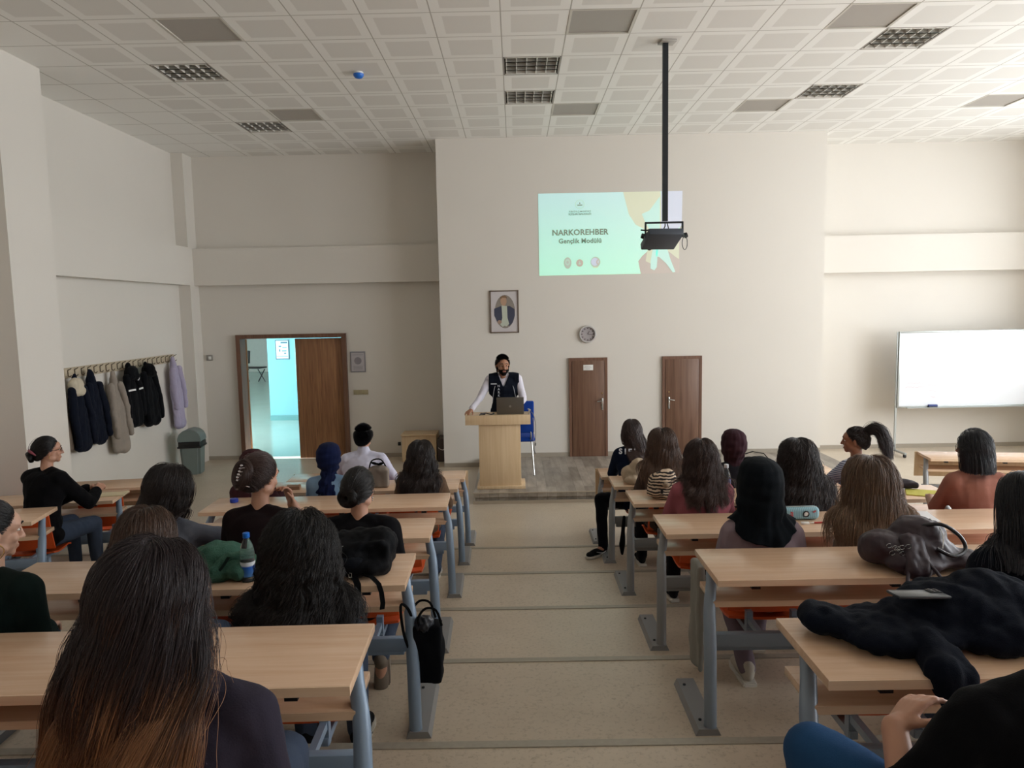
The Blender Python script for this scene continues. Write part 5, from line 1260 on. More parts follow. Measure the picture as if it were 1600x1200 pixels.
P('person with a low black bun and black top, behind the black backpack', -0.90, 4.05, 4, 1.135, skin=S_LIGHT, top=fabric('black_wide_top', '#0b0a0e', 0.25), topname='shirt', sh=0.20, girth=1.12, topd=0.026, hy=-14, hp=-8, armL='lap', armR='lap', legR=((0.16, 0.32, 0.38), (0.14, -0.16, 0.16), (0.14, -0.20, -0.02)), pitchR=68, solemat=plain('taupe_sole_rubber', '#8a8076', 0.7),
  hair=dict(style='bun', mat=hm('brown_black', '#15100f', '#211817'), base=B_DARK, n=2600, vol=0.014, rad=0.0014, tie=(0.0, -0.118, -0.03), bun=(0, -0.125, -0.03), br=0.052, seed=26, frizz=0.002, wisps=60), seed=24, orn=[('earring', M_GLITTER, stud)], shoe=fabric('taupe_sneaker', '#6f665c', 0.1))
P('person in dark brown, hair in a glittering claw clip, chin on one hand', -1.475, 4.05, 4, 1.215, skin=S_LIGHT, top=fabric('dark_brown_tee', '#1c1214', 0.2), topname='shirt', sleeve=0.95, hy=-28, hp=-8, lean=0.16, side=0.02, hyo=0.0,
  armR=((0.25, 0.36, 0.66), (0.155, 0.275, 0.91), (-0.25, -0.10, 1.0), (0.6, 0.7, 0.1)), curl=0.9,
  hair=dict(style='updo', mat=H_BROWN, base=B_DARK, n=2800, vol=0.026, rad=0.0014, tie=(-0.01, -0.105, 0.05), bun=(0, -0.118, 0.02), br=0.06, bunz=1.3, seed=27, frizz=0.004, wisps=220), seed=25, orn=[('claw_clip', M_GLITTER, claw)])
P('person with long dark hair and grey top, leaning forward beside the claw clip one', -1.98, 4.05, 4, 1.15, skin=S_LIGHT, top=fabric('blue_grey_sweater', '#636773', 0.08), lean=0.16, hy=-16,
  armR=((0.30, 0.30, 0.70), (0.12, 0.46, 0.69), (-0.6, 0.6, 0.1), (0, 0, 1)), sleeve=1.45,
  hair=dict(style='long', mat=H_DKBR, base=B_DARK, n=3400, len=0.50, vol=0.048, rad=0.0014, wave=0.004, freq=3, seed=28, clump=0.4, sway=(-0.5, 0.1, 0), grav=(-0.35, -0.05, -1)), seed=26)
P('person in a dark maroon headscarf, mostly hidden behind the claw clip one', -2.36, 6.4, 2, 1.09, skin=S_MID, top=fabric('maroon_top', '#3c2126', 0.15), scarf=(fabric('maroon_scarf', '#3a1f22', 0.15), 'tucked', 4.0), seed=27, hp=-6)
P('person in a navy headscarf and light blue top', -1.68, 6.4, 2, 1.14, skin=S_LIGHT, top=fabric('light_blue_shirt', '#7591ad', 0.06), topname='shirt', scarf=(fabric('navy_scarf', '#121a3a', 0.18), 'narrow', 3.0), seed=28)
P('person with short black hair in a white shirt, left of the aisle', -1.62, 7.6, 1, 1.26, fem=False, skin=S_LIGHT, top=fabric('white_shirt_cloth', '#c9c9dc', 0.03, bump=0.2), topname='shirt', sh=0.225, girth=1.12, hr=0, hy=-8,
  hair=dict(style='short', mat=hm('short_black', '#0f0d10', '#15131a'), base=plain('scalp_black', '#100e10', 0.8), n=4200, len=0.045, rad=0.0017, steps=6, seed=29), seed=29, armL='wide', armR='wide', highneck=True)
P('person with long dark wavy hair in a taupe brown top, left of the aisle', -0.862, 6.4, 2, 1.14, skin=S_LIGHT, top=fabric('taupe_top', '#66503f', 0.08), sh=0.195, hair=long(H_DKBR, 0.46, 2600, vol=0.034, rad=0.0019, wave=0.012, freq=5, frizz=0.003, seed=33, clump=0.6), seed=31, legR=((0.13, 0.40, 0.40), (0.13, -0.16, 0.08), (0.13, -0.02, 0.02)), nike=True)
P('person in a black sweater with glasses and a claw clipped bun, by the left wall', -4.13, 6.28, 2, 1.27, skin=S_LIGHT, vox=0.0065, top=fabric('black_sweater_cloth', '#0c0b0e', 0.25), rz=-12, hy=-38, lean=0.13, sh=0.19, girth=1.05, topd=0.022, glasses=M_BLACKP, pants=M_DENIM,
  armR=((0.25, 0.26, 0.66), (0.20, 0.42, 0.73), (-0.2, 0.8, 0.35), (0.6, -0.2, 0.6)), armL=((-0.1, 0.30, 0.66), (0.08, 0.46, 0.74), (0.6, 0.7, 0.3), (-0.3, 0, 0.9)), curl=0.8,
  hair=dict(style='bun', mat=H_BLACK, base=B_DARK, n=2200, vol=0.014, rad=0.0017, tie=(0.0, -0.112, -0.03), bun=(0, -0.125, -0.035), br=0.045, seed=35, wisps=40), seed=32, orn=[('hair_clip', plain('dusty_red_clip', '#8d4450', 0.4), clip2), ('earring', M_GOLD, stud)])

# ---------------------------------------------------------------- presenter, standing and leaning on the lectern
spec = dict(label='bearded person in a black vest over a white shirt, standing behind the lectern', h=1.79, loc=(-0.175, 10.42, SZ), rz=180, fem=False, sh=0.235, hs=1.16, skin=S_MID, vox=0.0065, head=(0.015, 0.06, 1.66), hy=14, hp=-6,
  topd=0.014, top=fabric('white_presenter_shirt', '#d6d3de', 0.03, bump=0.2), topname='shirt', sleeve=1.93, pants=M_BLKT, seed=40, girth=1.06, fold=0.008)
JJ = dict(pelvis=(0, -0.03, 0.98), waist=(0, -0.02, 1.13), chest=(0.0, 0.0, 1.33), neck=(0.01, 0.02, 1.51),
  shL=(-0.20, 0.01, 1.45), shR=(0.205, 0.01, 1.45), elR=(0.335, 0.10, 1.22), wrR=(0.455, 0.33, 1.065), hdR=(0.45, 0.75, -0.25), hnR=(0.1, 0.3, 1), curlR=0.55,
  elL=(-0.27, 0.10, 1.17), wrL=(-0.12, 0.30, 1.05), hdL=(0.5, 0.8, -0.1), hnL=(0, 0, 1), curlL=0.5,
  hipL=(-0.1, -0.02, 0.95), hipR=(0.1, -0.02, 0.95), knL=(-0.13, 0.02, 0.52), knR=(0.13, 0.02, 0.52), anL=(-0.14, -0.04, 0.1), anR=(0.14, -0.04, 0.1), toL=(-0.16, 0.12, 0.03), toR=(0.16, 0.12, 0.03))
spec['J'] = JJ
spec['hair'] = dict(style='short', mat=hm('presenter_black', '#0d0b0c', '#141011'), base=plain('scalp_black', '#100e10', 0.8), n=4200, len=0.034, rad=0.0016, steps=6, seed=41)
t, J, Hm = person(spec)
def relax(bm, it=8):
    for _ in range(it):
        new = {}
        for v in bm.verts:
            nb = [e_.other_vert(v) for e_ in v.link_edges if e_.is_boundary]
            if len(nb) == 2: new[v] = v.co*0.4+(nb[0].co+nb[1].co)*0.3
        for v, c_ in new.items(): v.co = c_
# vest
mb = MB(); add_torso(mb, J, 0.036, neck=False, hips=True)
kill_c = []
me = remesh(mb, 0.011, 5); folds(me, 0.005, 4, 50, (1, 1, 0.5))
bm = bmesh.new(); bm.from_mesh(me)
def cutv(v):
    x, y, z = v.co
    if z > 1.575: return True
    if abs(x) > 0.222: return True
    if z > 1.50 and (x-0.01)**2+(y-0.01)**2 < 0.0062: return True
    if y > 0.0 and z > 1.36 and abs(x-0.005) < (z-1.36)*0.42: return True      # open V neck
    return z < 0.93
bmesh.ops.delete(bm, geom=[v for v in bm.verts if cutv(v)], context='VERTS'); relax(bm); bm.to_mesh(me); bm.free()
me.materials.append(fabric('black_vest_cloth', '#101520', 0.25)); vest = link('vest', me, t)
mm = vest.modifiers.new('thick', 'SOLIDIFY'); mm.thickness = 0.008
WT = plain('vest_white_print', '#b9bcc4', 0.6)
def on_front(x, z, J=J):
    """front surface of the vest at (x, z)"""
    best = -1
    for v in me.vertices:
        if abs(v.co.x-x) < 0.02 and abs(v.co.z-z) < 0.02 and v.co.y > best: best = v.co.y
    return best+0.008
TURN = Matrix.Rotation(PI, 4, 'Z')
for i, ch in enumerate('NARKOT'):
    z = 1.37-i*0.046; x = 0.075; tm = text_mesh(ch, 0.045, 0.001, 0.0008); tm.materials.append(WT); link('vest_letter', tm, vest, Matrix.Translation((x, on_front(x, z), z)) @ TURN @ FACE_Y)
mb = MB(); mb.box((0.145, on_front(0.145, 1.39)+0.002, 1.40), (0.085, 0.004, 0.014)); mb.build('chest_strip', WT, vest, False)
for s in (-1, 1):
    mb = MB(); pts = [(s*(0.125+0.045*f**0.7), on_front(s*(0.125+0.045*f**0.7), 1.37-0.24*f), 1.37-0.24*f) for f in [i/8 for i in range(9)]]; mb.tube(pts, 0.0035, 6); mb.build('piping', WT, vest)
for s in (-1, 1):
    mb = MB(); mb.tube([(s*0.055+0.005, J['neck'].y+0.085, 1.43), (s*0.085, J['neck'].y+0.045, 1.485), (s*0.085, J['neck'].y+0.0, 1.52), (s*0.06, J['neck'].y-0.05, 1.535), (0, J['neck'].y-0.07, 1.54)], [0.010, 0.016, 0.018, 0.018, 0.018], 8, flat=0.5); mb.build('collar', fabric('black_vest_cloth', '#101520'), vest)
# beard
mb = MB(); mb.ball((0, 0.034, -0.058), (0.0625, 0.062, 0.056), 18); mb.ball((0, 0.068, -0.092), (0.037, 0.031, 0.032), 14); mb.cap((-0.022, 0.092, -0.047), (0.022, 0.092, -0.047), 0.0075, 0.0075, 8)
for s in (-1, 1): mb.cap((s*0.064, 0.0, -0.075), (s*0.073, -0.002, -0.01), 0.016, 0.009, 10)
mb._xf(mb.bm.verts[:], Hm); bme = remesh(mb, 0.006, 3)
bm = bmesh.new(); bm.from_mesh(bme); Hi = Hm.inverted()
def cutb(v):
    p = Hi @ v.co
    if p.y > 0.05 and abs(p.x) < 0.020 and -0.072 < p.z < -0.055: return True
    if p.z > -0.04 and abs(p.x) < 0.058: return True
    return False
bmesh.ops.delete(bm, geom=[v for v in bm.verts if cutb(v)], context='VERTS'); relax(bm, 3); bm.to_mesh(bme); bm.free()
bme.materials.append(fabric('black_beard', '#120d0c', 0.4, bump=0.9, bscale=400)); link('beard', bme, t)
# ================================================================== things lying on and hanging from the desks
def soft(name, mat, parent, parts, vox=0.010, amp=0.006, fs=5.0, seed=1.0, sm=5, stretch=(1, 1, 1)):
    mb = MB()
    for p in parts:
        if p[0] == 'b': mb.ball(p[1], p[2], 16, rot=p[3] if len(p) > 3 else None)
        elif p[0] == 'c': mb.cap(p[1], p[2], p[3], p[4], 12)
        elif p[0] == 'x': mb.box(p[1], p[2], p[3] if len(p) > 3 else None, 0.01)
    me = remesh(mb, vox, sm); folds(me, amp, fs, seed, stretch); folds(me, amp*0.4, fs*2.6, seed+2); me.materials.append(mat); return link(name, me, parent)
def strap(name, mat, parent, pts, w=0.014, th=0.3, n=8): 
    mb = MB(); mb.tube(pts, w, n, flat=1.0/ max(th, 0.1)*th if th == 1 else 1.0); 
    return mb.build(name, mat, parent)
def ribbon(name, mat, parent, pts, w=0.025, th=0.003, side=V((1, 0, 0))):
    mb = MB(); P_ = [V(p) for p in pts]; rows = []
    for i, p in enumerate(P_):
        t_ = (P_[min(i+1, len(P_)-1)]-P_[max(i-1, 0)]).normalized(); n_ = t_.cross(side).normalized()
        rows.append([mb.bm.verts.new(p+side*w/2+n_*th), mb.bm.verts.new(p-side*w/2+n_*th), mb.bm.verts.new(p-side*w/2-n_*th), mb.bm.verts.new(p+side*w/2-n_*th)])
    for A, B in zip(rows, rows[1:]):
        for k in range(4): mb.bm.faces.new((A[k], A[(k+1) % 4], B[(k+1) % 4], B[k]))
    mb.bm.faces.new(rows[0]); mb.bm.faces.new(rows[-1][::-1]); return mb.build(name, mat, parent)
Z = [HD+k*RISE for k in range(7)]
NY = fabric('black_nylon', '#08090d', 0.25, 0.75); WEB = fabric('black_webbing', '#08090b', 0.2)
# black backpack, row 4 left
t = thing('backpack', 'slumped black backpack on the desk edge behind the low bun, straps hanging down', 'backpack', (-0.785, 3.49, Z[4]-0.004))
soft('bag_body', NY, t, [('x', (0, 0.02, 0.085), (0.31, 0.22, 0.15)), ('b', (0, 0.02, 0.11), (0.18, 0.12, 0.10)), ('b', (-0.07, -0.03, 0.10), (0.12, 0.12, 0.085)), ('b', (0.09, 0.02, 0.13), (0.10, 0.09, 0.085)), ('b', (0.02, -0.09, 0.055), (0.15, 0.08, 0.05)), ('c', (-0.12, -0.10, 0.14), (0.12, -0.08, 0.16), 0.018, 0.018)], amp=0.010, fs=6.5, seed=3)
soft('pocket', fabric('black_nylon_pocket', '#10131a', 0.2, 0.7), t, [('b', (-0.03, -0.12, 0.07), (0.10, 0.045, 0.05))], amp=0.004, seed=4)
ribbon('strap', WEB, t, [(0.0, -0.15, 0.03), (0.03, -0.21, 0.012), (0.035, -0.233, -0.01), (0.035, -0.236, -0.07), (0.03, -0.234, -0.13)], 0.032)
ribbon('strap', WEB, t, [(0.02, -0.14, 0.04), (0.09, -0.17, 0.03), (0.13, -0.215, 0.012), (0.145, -0.236, -0.02), (0.15, -0.238, -0.07), (0.145, -0.236, -0.10)], 0.022, side=V((0.9, 0.35, 0)).normalized())
mb = MB(); mb.tube([(-0.16, -0.05, 0.10), (-0.12, -0.10, 0.14), (-0.05, -0.12, 0.165)], 0.002, 6); mb.tube([(-0.02, -0.165, 0.03), (-0.005, -0.17, 0.03), (-0.005, -0.17, 0.05), (-0.02, -0.165, 0.05)], 0.002, 6, closed=True); mb.build('zip', M_CHROME, t)
# green sweater
G_KN = fabric('sage_green_knit', '#3f6254', 0.15, 1.0, 1.0, bscale=140)
t = thing('sweater_bundle', 'bundled sage green cable knit sweater on the desk beside the blue label bottle', 'sweater', (-1.43, 3.48, Z[4]))
soft('knit', G_KN, t, [('b', (-0.06, 0.03, 0.07), (0.14, 0.13, 0.075)), ('b', (0.07, -0.05, 0.05), (0.09, 0.12, 0.055)), ('b', (-0.12, -0.06, 0.05), (0.10, 0.10, 0.05)), ('b', (-0.02, -0.10, 0.04), (0.10, 0.07, 0.04))], amp=0.011, fs=5.5, seed=8)
soft('sleeve', G_KN, t, [('c', (-0.02, -0.14, 0.05), (0.03, -0.08, 0.10), 0.028, 0.03), ('c', (0.03, -0.08, 0.10), (0.11, -0.03, 0.10), 0.03, 0.028)], amp=0.006, fs=9, seed=5)
ribbon('cuff_line', fabric('dark_green_trim', '#14231e'), t, [(0.0, -0.155, 0.045), (0.03, -0.14, 0.085), (0.05, -0.12, 0.12)], 0.014)
# bottles
def clear(name, col='#f4f8fa'):
    if name in _MC: return _MC[name]
    k = NT(name); k.b.inputs['Base Color'].default_value = (*C(col), 1); k.b.inputs['Roughness'].default_value = 0.06; k.b.inputs['IOR'].default_value = 1.12
    k.b.inputs['Transmission Weight'].default_value = 0.93; _MC[name] = k.m; return k.m
def bottle(label, x, y, z, h, r, capcol, labcol, group=None, labz=(0.12, 0.42), crush=False):
    t = thing('water_bottle', label, 'bottle', (x, y, z), group=group)
    pr = [(0.2, 0.0), (0.88, 0.003), (1.0, 0.03), (0.95, 0.10), (1.0, 0.14), (1.0, 0.42), (0.94, 0.46), (1.0, 0.52), (0.98, 0.62), (0.80, 0.74), (0.50, 0.84), (0.37, 0.88), (0.37, 0.93)]
    mb = MB(); mb.lathe([(a*r, b*h) for a, b in pr], 28); mb.build('body', clear('clear_plastic'), t)
    mb = MB(); mb.lathe([(0.45*r, 0.915*h), (0.47*r, 0.92*h), (0.47*r, 0.995*h), (0.42*r, h)], 24); mb.lathe([(0.48*r, 0.90*h), (0.48*r, 0.912*h)], 24); mb.build('cap', plain('cap_'+capcol.strip('#'), capcol, 0.35), t)
    mb = MB(); mb.lathe([(1.012*r, labz[0]*h), (1.012*r, labz[1]*h)], 32, caps=False); mb.build('label_wrap', labcol, t)
    return t
def lab_mat(name, a, b, c):
    k = NT(name); v = k.coords(); sp = k.n('ShaderNodeSeparateXYZ'); k.l(v, sp.inputs[0]); n = k.n('ShaderNodeMapRange'); n.inputs['From Min'].default_value = 0.02; n.inputs['From Max'].default_value = 0.11; k.l(sp.outputs[2], n.inputs[0])
    k.l(k.ramp(n.outputs[0], [(0.0, a), (0.62, b), (0.70, c), (1.0, c)]), k.b.inputs['Base Color']); k.b.inputs['Roughness'].default_value = 0.35; return k.m
L_BLUE = lab_mat('blue_white_label', '#4f86c0', '#1d5fc0', '#dfe6ee')
bottle('clear water bottle with blue cap and blue label between green sweater and curly hair', -1.295, 3.37, Z[4], 0.235, 0.034, '#1f6fd0', L_BLUE)
bottle('clear water bottle with blue cap, left of the brown haired person behind the ombre hair', -1.93, 3.42, Z[4], 0.262, 0.034, '#1f6fd0', L_BLUE)
bottle('clear water bottle with navy label, right of the pink top', 1.675, 5.78, Z[2], 0.285, 0.037, '#d6dbe0', plain('navy_label', '#232f63', 0.4), labz=(0.40, 0.62))
t = thing('bottle_lid', 'flat blue lid on the desk left of the claw clip person', 'lid', (-2.37, 5.95, Z[2])); mb = MB(); mb.lathe([(0.030, 0), (0.034, 0.004), (0.034, 0.026), (0.03, 0.03)], 24); mb.build('lid', plain('deep_blue_lid', '#1636a0', 0.4), t)
# papers, books
def sheet(label, x, y, z, w, h, rz, col='#e4dfcb', th=0.004, name='paper_sheet', cat='paper'):
    t = thing(name, label, cat, (x, y, z), R(rz)); box_obj('sheets', (0, 0, th/2), (w, h, th), plain('paper_'+col.strip('#'), col, 0.8, var=0.03), t); return t
t = sheet('open cream notebook on the far left desk, right of the clasped hands', -3.93, 6.86, Z[1]+0.001, 0.30, 0.16, 12, '#d3c6a4', 0.008, 'notebook', 'notebook')
sheet('white sheet under the elbow of the person in black sweater by the left wall', -4.23, 6.78, Z[1]+0.001, 0.16, 0.26, 20, '#cfd2da', 0.003)
sheet('white papers on the desk left of the terracotta shirt', 2.62, 4.72, Z[3], 0.22, 0.24, -10, '#e6e4e6', 0.004)
sheet('yellow folder on the desk right of the aisle, under the dark flat bag', 3.30, 5.84, Z[2], 0.26, 0.22, -25, '#b9b04a', 0.008, 'folder', 'folder')
sheet('small tan booklet on the desk beyond the claw clip person', -2.19, 6.97, Z[1], 0.13, 0.10, 8, '#8c6a50', 0.03, 'booklet', 'booklet')
t = thing('flat_bag', 'flat dark brown bag lying on the yellow folder', 'bag', (3.19, 6.02, Z[2]+0.009), R(-6)); soft('bag_body', fabric('dark_brown_leatherette', '#2a2226', 0.15, 0.5), t, [('x', (0, 0, 0.03), (0.27, 0.14, 0.045)), ('b', (0.0, 0, 0.045), (0.12, 0.06, 0.03))], amp=0.003, vox=0.008)
# handbag with bow
t = thing('handbag', 'small grey handbag with a black bow, before the white shirt', 'handbag', (-1.36, 6.99, Z[1]))
soft('bag_body', fabric('warm_grey_leather', '#857a70', 0.08, 0.6), t, [('x', (0, 0, 0.09), (0.20, 0.10, 0.17)), ('b', (0.0, 0, 0.17), (0.10, 0.05, 0.05))], amp=0.004, vox=0.008)
mb = MB(); mb.tube([(-0.09, 0, 0.17), (-0.06, 0, 0.26), (0.03, 0, 0.27), (0.09, 0, 0.17)], 0.007, 8); mb.build('handle', WEB, t)
mb = MB(); mb.ball((-0.03, -0.03, 0.24), (0.035, 0.012, 0.014), 12, rot=(0, 0.3, 0)); mb.ball((0.03, -0.03, 0.235), (0.035, 0.012, 0.014), 12, rot=(0, -0.3, 0)); mb.ball((0, -0.035, 0.237), 0.010, 10); mb.build('bow', WEB, t)
# bag beside the left wall sitter
t = thing('backpack', 'black backpack with a white stripe on the seat beside the black sweater, left wall', 'backpack', (-4.52, 5.98, 2*RISE+0.33))
soft('bag_body', NY, t, [('b', (0, 0, 0.22), (0.15, 0.12, 0.22)), ('b', (0, -0.05, 0.14), (0.13, 0.1, 0.12))], amp=0.008, seed=6)
ribbon('white_stripe', plain('stripe_white', '#c9c6d6', 0.6), t, [(-0.09, -0.14, 0.27), (0, -0.165, 0.29), (0.10, -0.135, 0.33)], 0.012, side=V((0, 0, 1)))
# right side
CRM = fabric('cream_canvas', '#b7a690', 0.07, 0.8)
t = thing('jacket_bundle', 'upright bundle of a cream jacket on the desk, behind the navy sweatshirt', 'jacket', (1.115, 6.98, Z[1]))
soft('jacket_cloth', CRM, t, [('b', (0.0, 0.03, 0.07), (0.11, 0.09, 0.10)), ('b', (0.05, 0.0, 0.14), (0.075, 0.06, 0.10)), ('b', (0.03, -0.05, 0.04), (0.12, 0.07, 0.05)), ('c', (0.0, -0.05, 0.05), (0.06, -0.03, 0.2), 0.035, 0.03)], amp=0.012, fs=5, seed=4)
ZEB = stripes_mat('zebra_cloth', '#241c1c', '#c9b29a', 13.0, 5.0, 'Z')
t = thing('drawstring_bag', 'round bag with wavy black, rust and cream stripes on the desk', 'bag', (1.185, 5.86, Z[2]))
zz = soft('bag_body', ZEB, t, [('b', (0, 0, 0.11), (0.13, 0.11, 0.115)), ('b', (0.02, 0.0, 0.18), (0.08, 0.07, 0.06)), ('b', (-0.02, -0.03, 0.05), (0.12, 0.09, 0.06))], amp=0.008, fs=5, seed=9)
soft('puff', fabric('cream_tan', '#a08d78'), t, [('b', (0.0, -0.115, 0.13), (0.035, 0.02, 0.025))], amp=0.004, fs=12); mb = MB(); mb.box((-0.035, -0.12, 0.08), (0.02, 0.012, 0.035), bevel=0.004); mb.build('toggle', M_BLACKP, t)
t = thing('shoulder_bag', 'black shoulder bag on the desk, right of the dark maroon headscarf', 'bag', (2.33, 7.08, Z[1]))
soft('bag_body', NY, t, [('x', (0, 0, 0.09), (0.30, 0.12, 0.18)), ('b', (0.0, 0, 0.18), (0.15, 0.06, 0.04))], amp=0.006)
ribbon('strap', WEB, t, [(-0.15, -0.02, 0.14), (-0.13, -0.02, 0.24), (-0.03, -0.02, 0.27), (0.08, -0.02, 0.25), (0.14, -0.02, 0.18)], 0.02, side=V((0, 1, 0)))
# pencil case and pens
t = thing('pencil_case', 'pale blue ribbed pencil case on the desk, right of the black headscarf', 'pencil case', (1.845, 4.70, Z[3]), R(2))
k = NT('ribbed_pale_blue'); v_ = k.coords(); w_ = k.n('ShaderNodeTexWave', wave_type='BANDS', bands_direction='X', in_Scale=26.0); k.l(v_, w_.inputs['Vector']); k.l(k.ramp(w_.outputs[0], [(0.2, '#6f98a4'), (0.6, '#93b8c2')]), k.b.inputs['Base Color']); k.b.inputs['Roughness'].default_value = 0.8
mb = MB(); mb.box((0, 0, 0.045), (0.25, 0.07, 0.085), bevel=0.028, seg=5); o = mb.build('case', k.m, t)
mb = MB(); mb.tube([(-0.11, -0.01, 0.088), (0, -0.012, 0.090), (0.11, -0.01, 0.086)], 0.003, 6); mb.build('zip', M_CHROME, t)
mb = MB(); mb.tube([(0.03+0.018*math.cos(a), -0.0365, 0.045+0.018*math.sin(a)) for a in [i*2*PI/16 for i in range(16)]], 0.004, 6, closed=True); mb.build('ring_print', M_DARK, t)
mb = MB(); mb.ball((0.03, -0.036, 0.045), (0.015, 0.002, 0.015), 12); mb.build('white_dot', M_WHITE, t)
mb = MB(); mb.box((-0.07, -0.0365, 0.035), (0.03, 0.002, 0.02)); mb.box((-0.065, -0.0365, 0.055), (0.018, 0.002, 0.012), (0, 0.4, 0)); mb.box((0.085, -0.0365, 0.06), (0.02, 0.002, 0.01), (0, -0.5, 0)); mb.build('red_print', plain('soft_red', '#b0565c', 0.7), t, False)
t = thing('red_pen', 'red pen lying in front of the pale blue pencil case', 'pen', (1.96, 4.60, Z[3]+0.006)); mb = MB(); mb.cone((-0.06, 0, 0), (0.07, 0.01, 0), 0.006, 0.006, 10); mb.build('barrel', plain('pen_red', '#a8322c', 0.4), t); mb = MB(); mb.cone((-0.085, -0.002, 0), (-0.06, 0, 0), 0.002, 0.006, 10); mb.build('tip', M_WHITE, t)
t = thing('eraser', 'small white eraser beside the red pen', 'eraser', (1.84, 4.59, Z[3])); box_obj('rubber', (0, 0, 0.007), (0.05, 0.022, 0.014), M_WHITE, t, 0.003)
# plum leather bag
PL = plain('plum_leather', '#2a1a24', 0.55, 0, 0.2, 10, 0.25, 45)
t = thing('leather_bag', 'large plum leather handbag slumped on the desk, strap loop hanging over the edge', 'handbag', (1.90, 3.42, Z[4]), R(-6))
soft('bag_body', PL, t, [('b', (-0.02, 0.02, 0.08), (0.22, 0.15, 0.085)), ('b', (0.03, 0.04, 0.15), (0.13, 0.11, 0.085)), ('b', (-0.16, 0.0, 0.09), (0.10, 0.11, 0.085)), ('b', (0.17, -0.03, 0.05), (0.13, 0.11, 0.05)), ('b', (-0.03, -0.10, 0.05), (0.15, 0.08, 0.05))], amp=0.012, fs=4, seed=2, vox=0.009)
soft('flap', PL, t, [('c', (-0.06, -0.06, 0.135), (-0.07, -0.17, 0.03), 0.045, 0.04), ('c', (-0.02, -0.06, 0.135), (-0.03, -0.17, 0.03), 0.04, 0.038)], amp=0.006, fs=6, seed=6, vox=0.008)
mb = MB(); mb.tube([(-0.09, -0.16, 0.05), (-0.12, -0.22, 0.0), (-0.125, -0.232, -0.05), (-0.10, -0.236, -0.095), (-0.05, -0.238, -0.115), (0.0, -0.236, -0.10), (0.035, -0.232, -0.05), (0.03, -0.215, 0.01), (0.0, -0.18, 0.06), (-0.03, -0.12, 0.10)], 0.008, 8); mb.build('strap', PL, t)
mb = MB(); mb.tube([(-0.055, -0.22, 0.0), (-0.055, -0.235, -0.05), (-0.075, -0.238, -0.13)], 0.004, 6); mb.tube([(-0.05, -0.22, 0.0), (-0.05, -0.236, -0.06), (-0.035, -0.238, -0.13)], 0.004, 6); mb.ball((-0.053, -0.232, -0.03), 0.009, 8); mb.build('tassel', fabric('dark_cord', '#120c10'), t)
mb = MB(); mb.tube([(0.0, -0.02, 0.20), (0.09, -0.05, 0.22), (0.17, -0.06, 0.17), (0.19, -0.08, 0.11), (0.12, -0.12, 0.09), (0.05, -0.11, 0.12)], 0.009, 8); mb.build('handle', plain('black_leather_trim', '#15131a', 0.35), t)
mb = MB(); mb.tube([(0.075, 0.03, 0.225), (0.10, -0.03, 0.19), (0.09, -0.08, 0.15), (0.08, -0.10, 0.12)], 0.0025, 6); mb.tube([(0.16, -0.05, 0.17), (0.11, -0.06, 0.19), (0.08, -0.1, 0.13)], 0.002, 6); mb.build('earphone_cable', M_WHITE, t)
mb = MB(); r3 = random.Random(5)
for i in range(8):
    p = V((-0.17+r3.random()*0.09, -0.115-0.02*r3.random(), 0.10+0.04*r3.random())); mb.tube([p+V((0.012*math.cos(a), -0.004, 0.010*math.sin(a))) for a in [j*2*PI/10 for j in range(10)]], 0.0016, 5, closed=True)
mb.build('key_rings', M_CHROME, t)
t = thing('small_pouch', 'small pale green pouch with a dark ring, right of the plum bag', 'pouch', (2.245, 3.47, Z[4]), R(-12)); soft('pouch_cloth', fabric('pale_green_cloth', '#8ea394'), t, [('x', (0, 0, 0.018), (0.12, 0.08, 0.03))], amp=0.003, vox=0.006)
mb = MB(); mb.tube([(-0.085+0.022*math.cos(a), 0.0, 0.02+0.018*math.sin(a)) for a in [j*2*PI/14 for j in range(14)]], 0.003, 6, closed=True); mb.build('ring', M_DARK, t)
# heaped coat with phone
t = thing('coat_heap', 'black blue coat heaped on the nearest right desk, one sleeve over the edge', 'coat', (1.36, 2.36, Z[5]))
soft('coat_body', fabric('ink_blue_fleece', '#0d121d', 0.3, 1.0, 0.6), t, [('b', (0.14, 0.04, 0.085), (0.24, 0.17, 0.085)), ('b', (0.24, 0.06, 0.115), (0.14, 0.13, 0.085)), ('b', (-0.14, 0.0, 0.045), (0.20, 0.15, 0.05)), ('b', (-0.30, 0.04, 0.05), (0.11, 0.11, 0.05)), ('b', (-0.12, -0.10, 0.045), (0.19, 0.09, 0.045)), ('b', (0.18, -0.10, 0.05), (0.16, 0.10, 0.055)), ('b', (0.0, 0.06, 0.075), (0.14, 0.08, 0.05))], amp=0.014, fs=3.6, seed=5, vox=0.009)
soft('sleeve', fabric('ink_blue_fleece', '#0d121d'), t, [('c', (-0.08, -0.14, 0.045), (-0.09, -0.262, 0.012), 0.055, 0.05), ('c', (-0.09, -0.262, 0.012), (-0.07, -0.285, -0.10), 0.06, 0.03), ('c', (-0.04, -0.20, 0.03), (-0.03, -0.27, 0.0), 0.04, 0.04)], amp=0.006, fs=6, seed=5, vox=0.008)
mb = MB(); mb.tube([(-0.38, 0.10, 0.01), (-0.36, 0.06, 0.008), (-0.31, 0.06, 0.02), (-0.28, 0.09, 0.07)], 0.003, 6); mb.build('white_drawcord', M_WHITE, t)
t = thing('smartphone', 'dark smartphone lying face down on the heaped coat', 'smartphone', (1.315, 2.335, Z[5]+0.158), rot=(R(-6), R(2), R(3)))
box_obj('case', (0, 0, 0), (0.175, 0.08, 0.010), plain('graphite_phone', '#3d4247', 0.3, 0.2), t, 0.004)
box_obj('camera_bump', (0.062, 0.018, 0.006), (0.04, 0.036, 0.004), M_DARK, t, 0.0015)
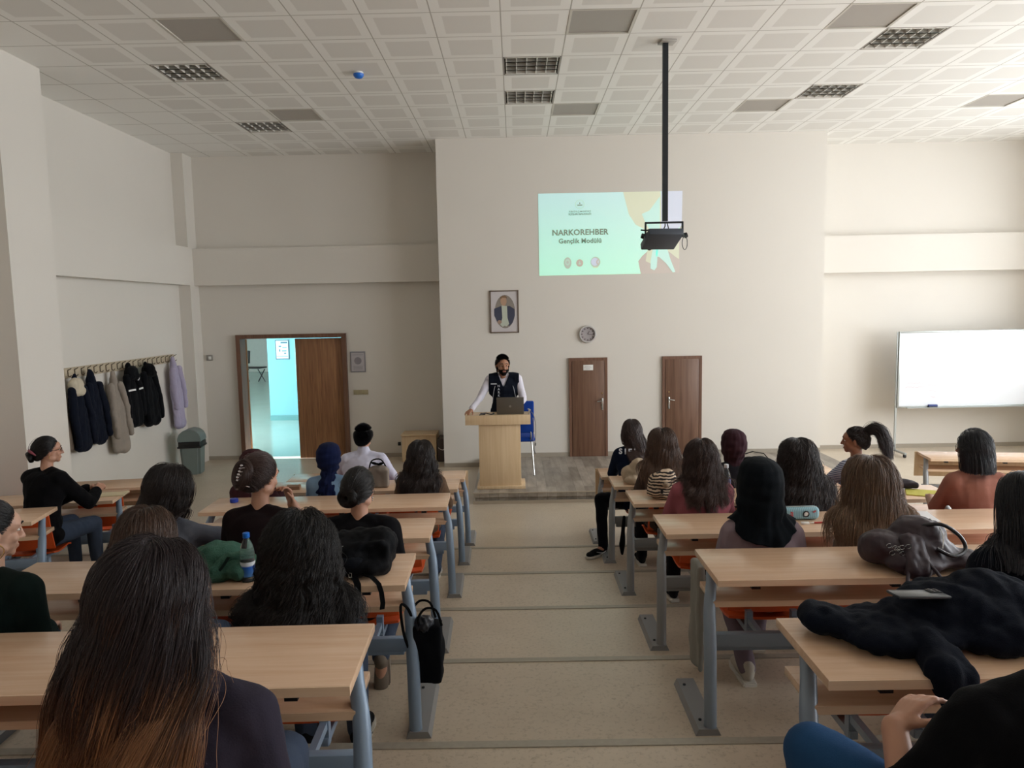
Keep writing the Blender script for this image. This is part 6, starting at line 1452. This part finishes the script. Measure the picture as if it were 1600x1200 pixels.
for a, b in ((0.052, 0.026), (0.052, 0.010), (0.07, 0.026), (0.07, 0.010)):
    mb = MB(); mb.lathe([(0.006, 0), (0.006, 0.002)], 14, (a, b, 0.008)); mb.build('lens', M_BLACKP, t)
t = thing('round_bag', 'rounded black bag on the nearest right desk, cut by the right edge', 'bag', (1.80, 2.27, Z[5])); soft('bag_body', NY, t, [('b', (0, 0.02, 0.07), (0.155, 0.13, 0.075)), ('b', (0.05, 0.0, 0.10), (0.11, 0.1, 0.07))], amp=0.006, seed=4)
# tote on the left aisle
t = thing('tote_bag', 'tall black tote bag hanging from the desk leg in the left aisle', 'tote bag', (-0.452, 3.40, 0.80))
soft('bag_body', fabric('black_canvas', '#0b0d12', 0.25), t, [('x', (0, 0, 0.15), (0.135, 0.11, 0.29)), ('b', (0, 0, 0.05), (0.075, 0.06, 0.06)), ('b', (0.0, 0, 0.16), (0.082, 0.065, 0.13))], amp=0.006, fs=4, seed=3, vox=0.008)
soft('contents', plain('crumpled_black_plastic', '#23262e', 0.3), t, [('b', (-0.015, -0.02, 0.30), (0.045, 0.04, 0.045))], amp=0.012, fs=12, seed=3, vox=0.006)
for yy, xx in ((-0.05, 0.02), (0.045, -0.02)):
    mb = MB(); mb.tube([(xx-0.05, yy, 0.28), (xx-0.055, yy, 0.34), (xx-0.02, yy, 0.385), (xx+0.03, yy, 0.375), (xx+0.055, yy, 0.30)], 0.006, 8); mb.build('handle', WEB, t)
mb = MB(); mb.tube([(-0.06, 0.0, 0.27), (-0.085, -0.01, 0.36), (-0.115, -0.03, 0.40), (-0.12, -0.04, 0.36), (-0.105, -0.05, 0.25), (-0.07, -0.055, 0.15)], 0.007, 8); mb.build('long_strap', WEB, t)
# pale scarf hanging at the right aisle seat, dark strap
t = thing('hanging_scarf', 'pale grey cloth hanging beside the aisle leg, next to the mauve top', 'scarf', (0.955, 3.80, 4*RISE+0.02)); 
soft('cloth', fabric('pale_grey_cloth', '#8f8d86', 0.06), t, [('x', (0.0, 0.0, 0.42), (0.035, 0.15, 0.42)), ('x', (0.0, 0.02, 0.17), (0.03, 0.19, 0.26))], amp=0.012, fs=6, seed=3, vox=0.008, stretch=(1, 1, 0.2))
t = thing('dark_strap', 'dark folded strap hanging at the second right aisle seat', 'strap', (1.005, 6.95, RISE+0.02)); soft('strap_cloth', NY, t, [('c', (0.02, 0, 0.40), (0.0, 0, 0.13), 0.014, 0.03), ('c', (0.0, 0, 0.13), (0.0, 0, 0.03), 0.03, 0.012)], amp=0.003, vox=0.007)
# hoop earring, claw clip
def attach_world(o, parent): o.parent = parent
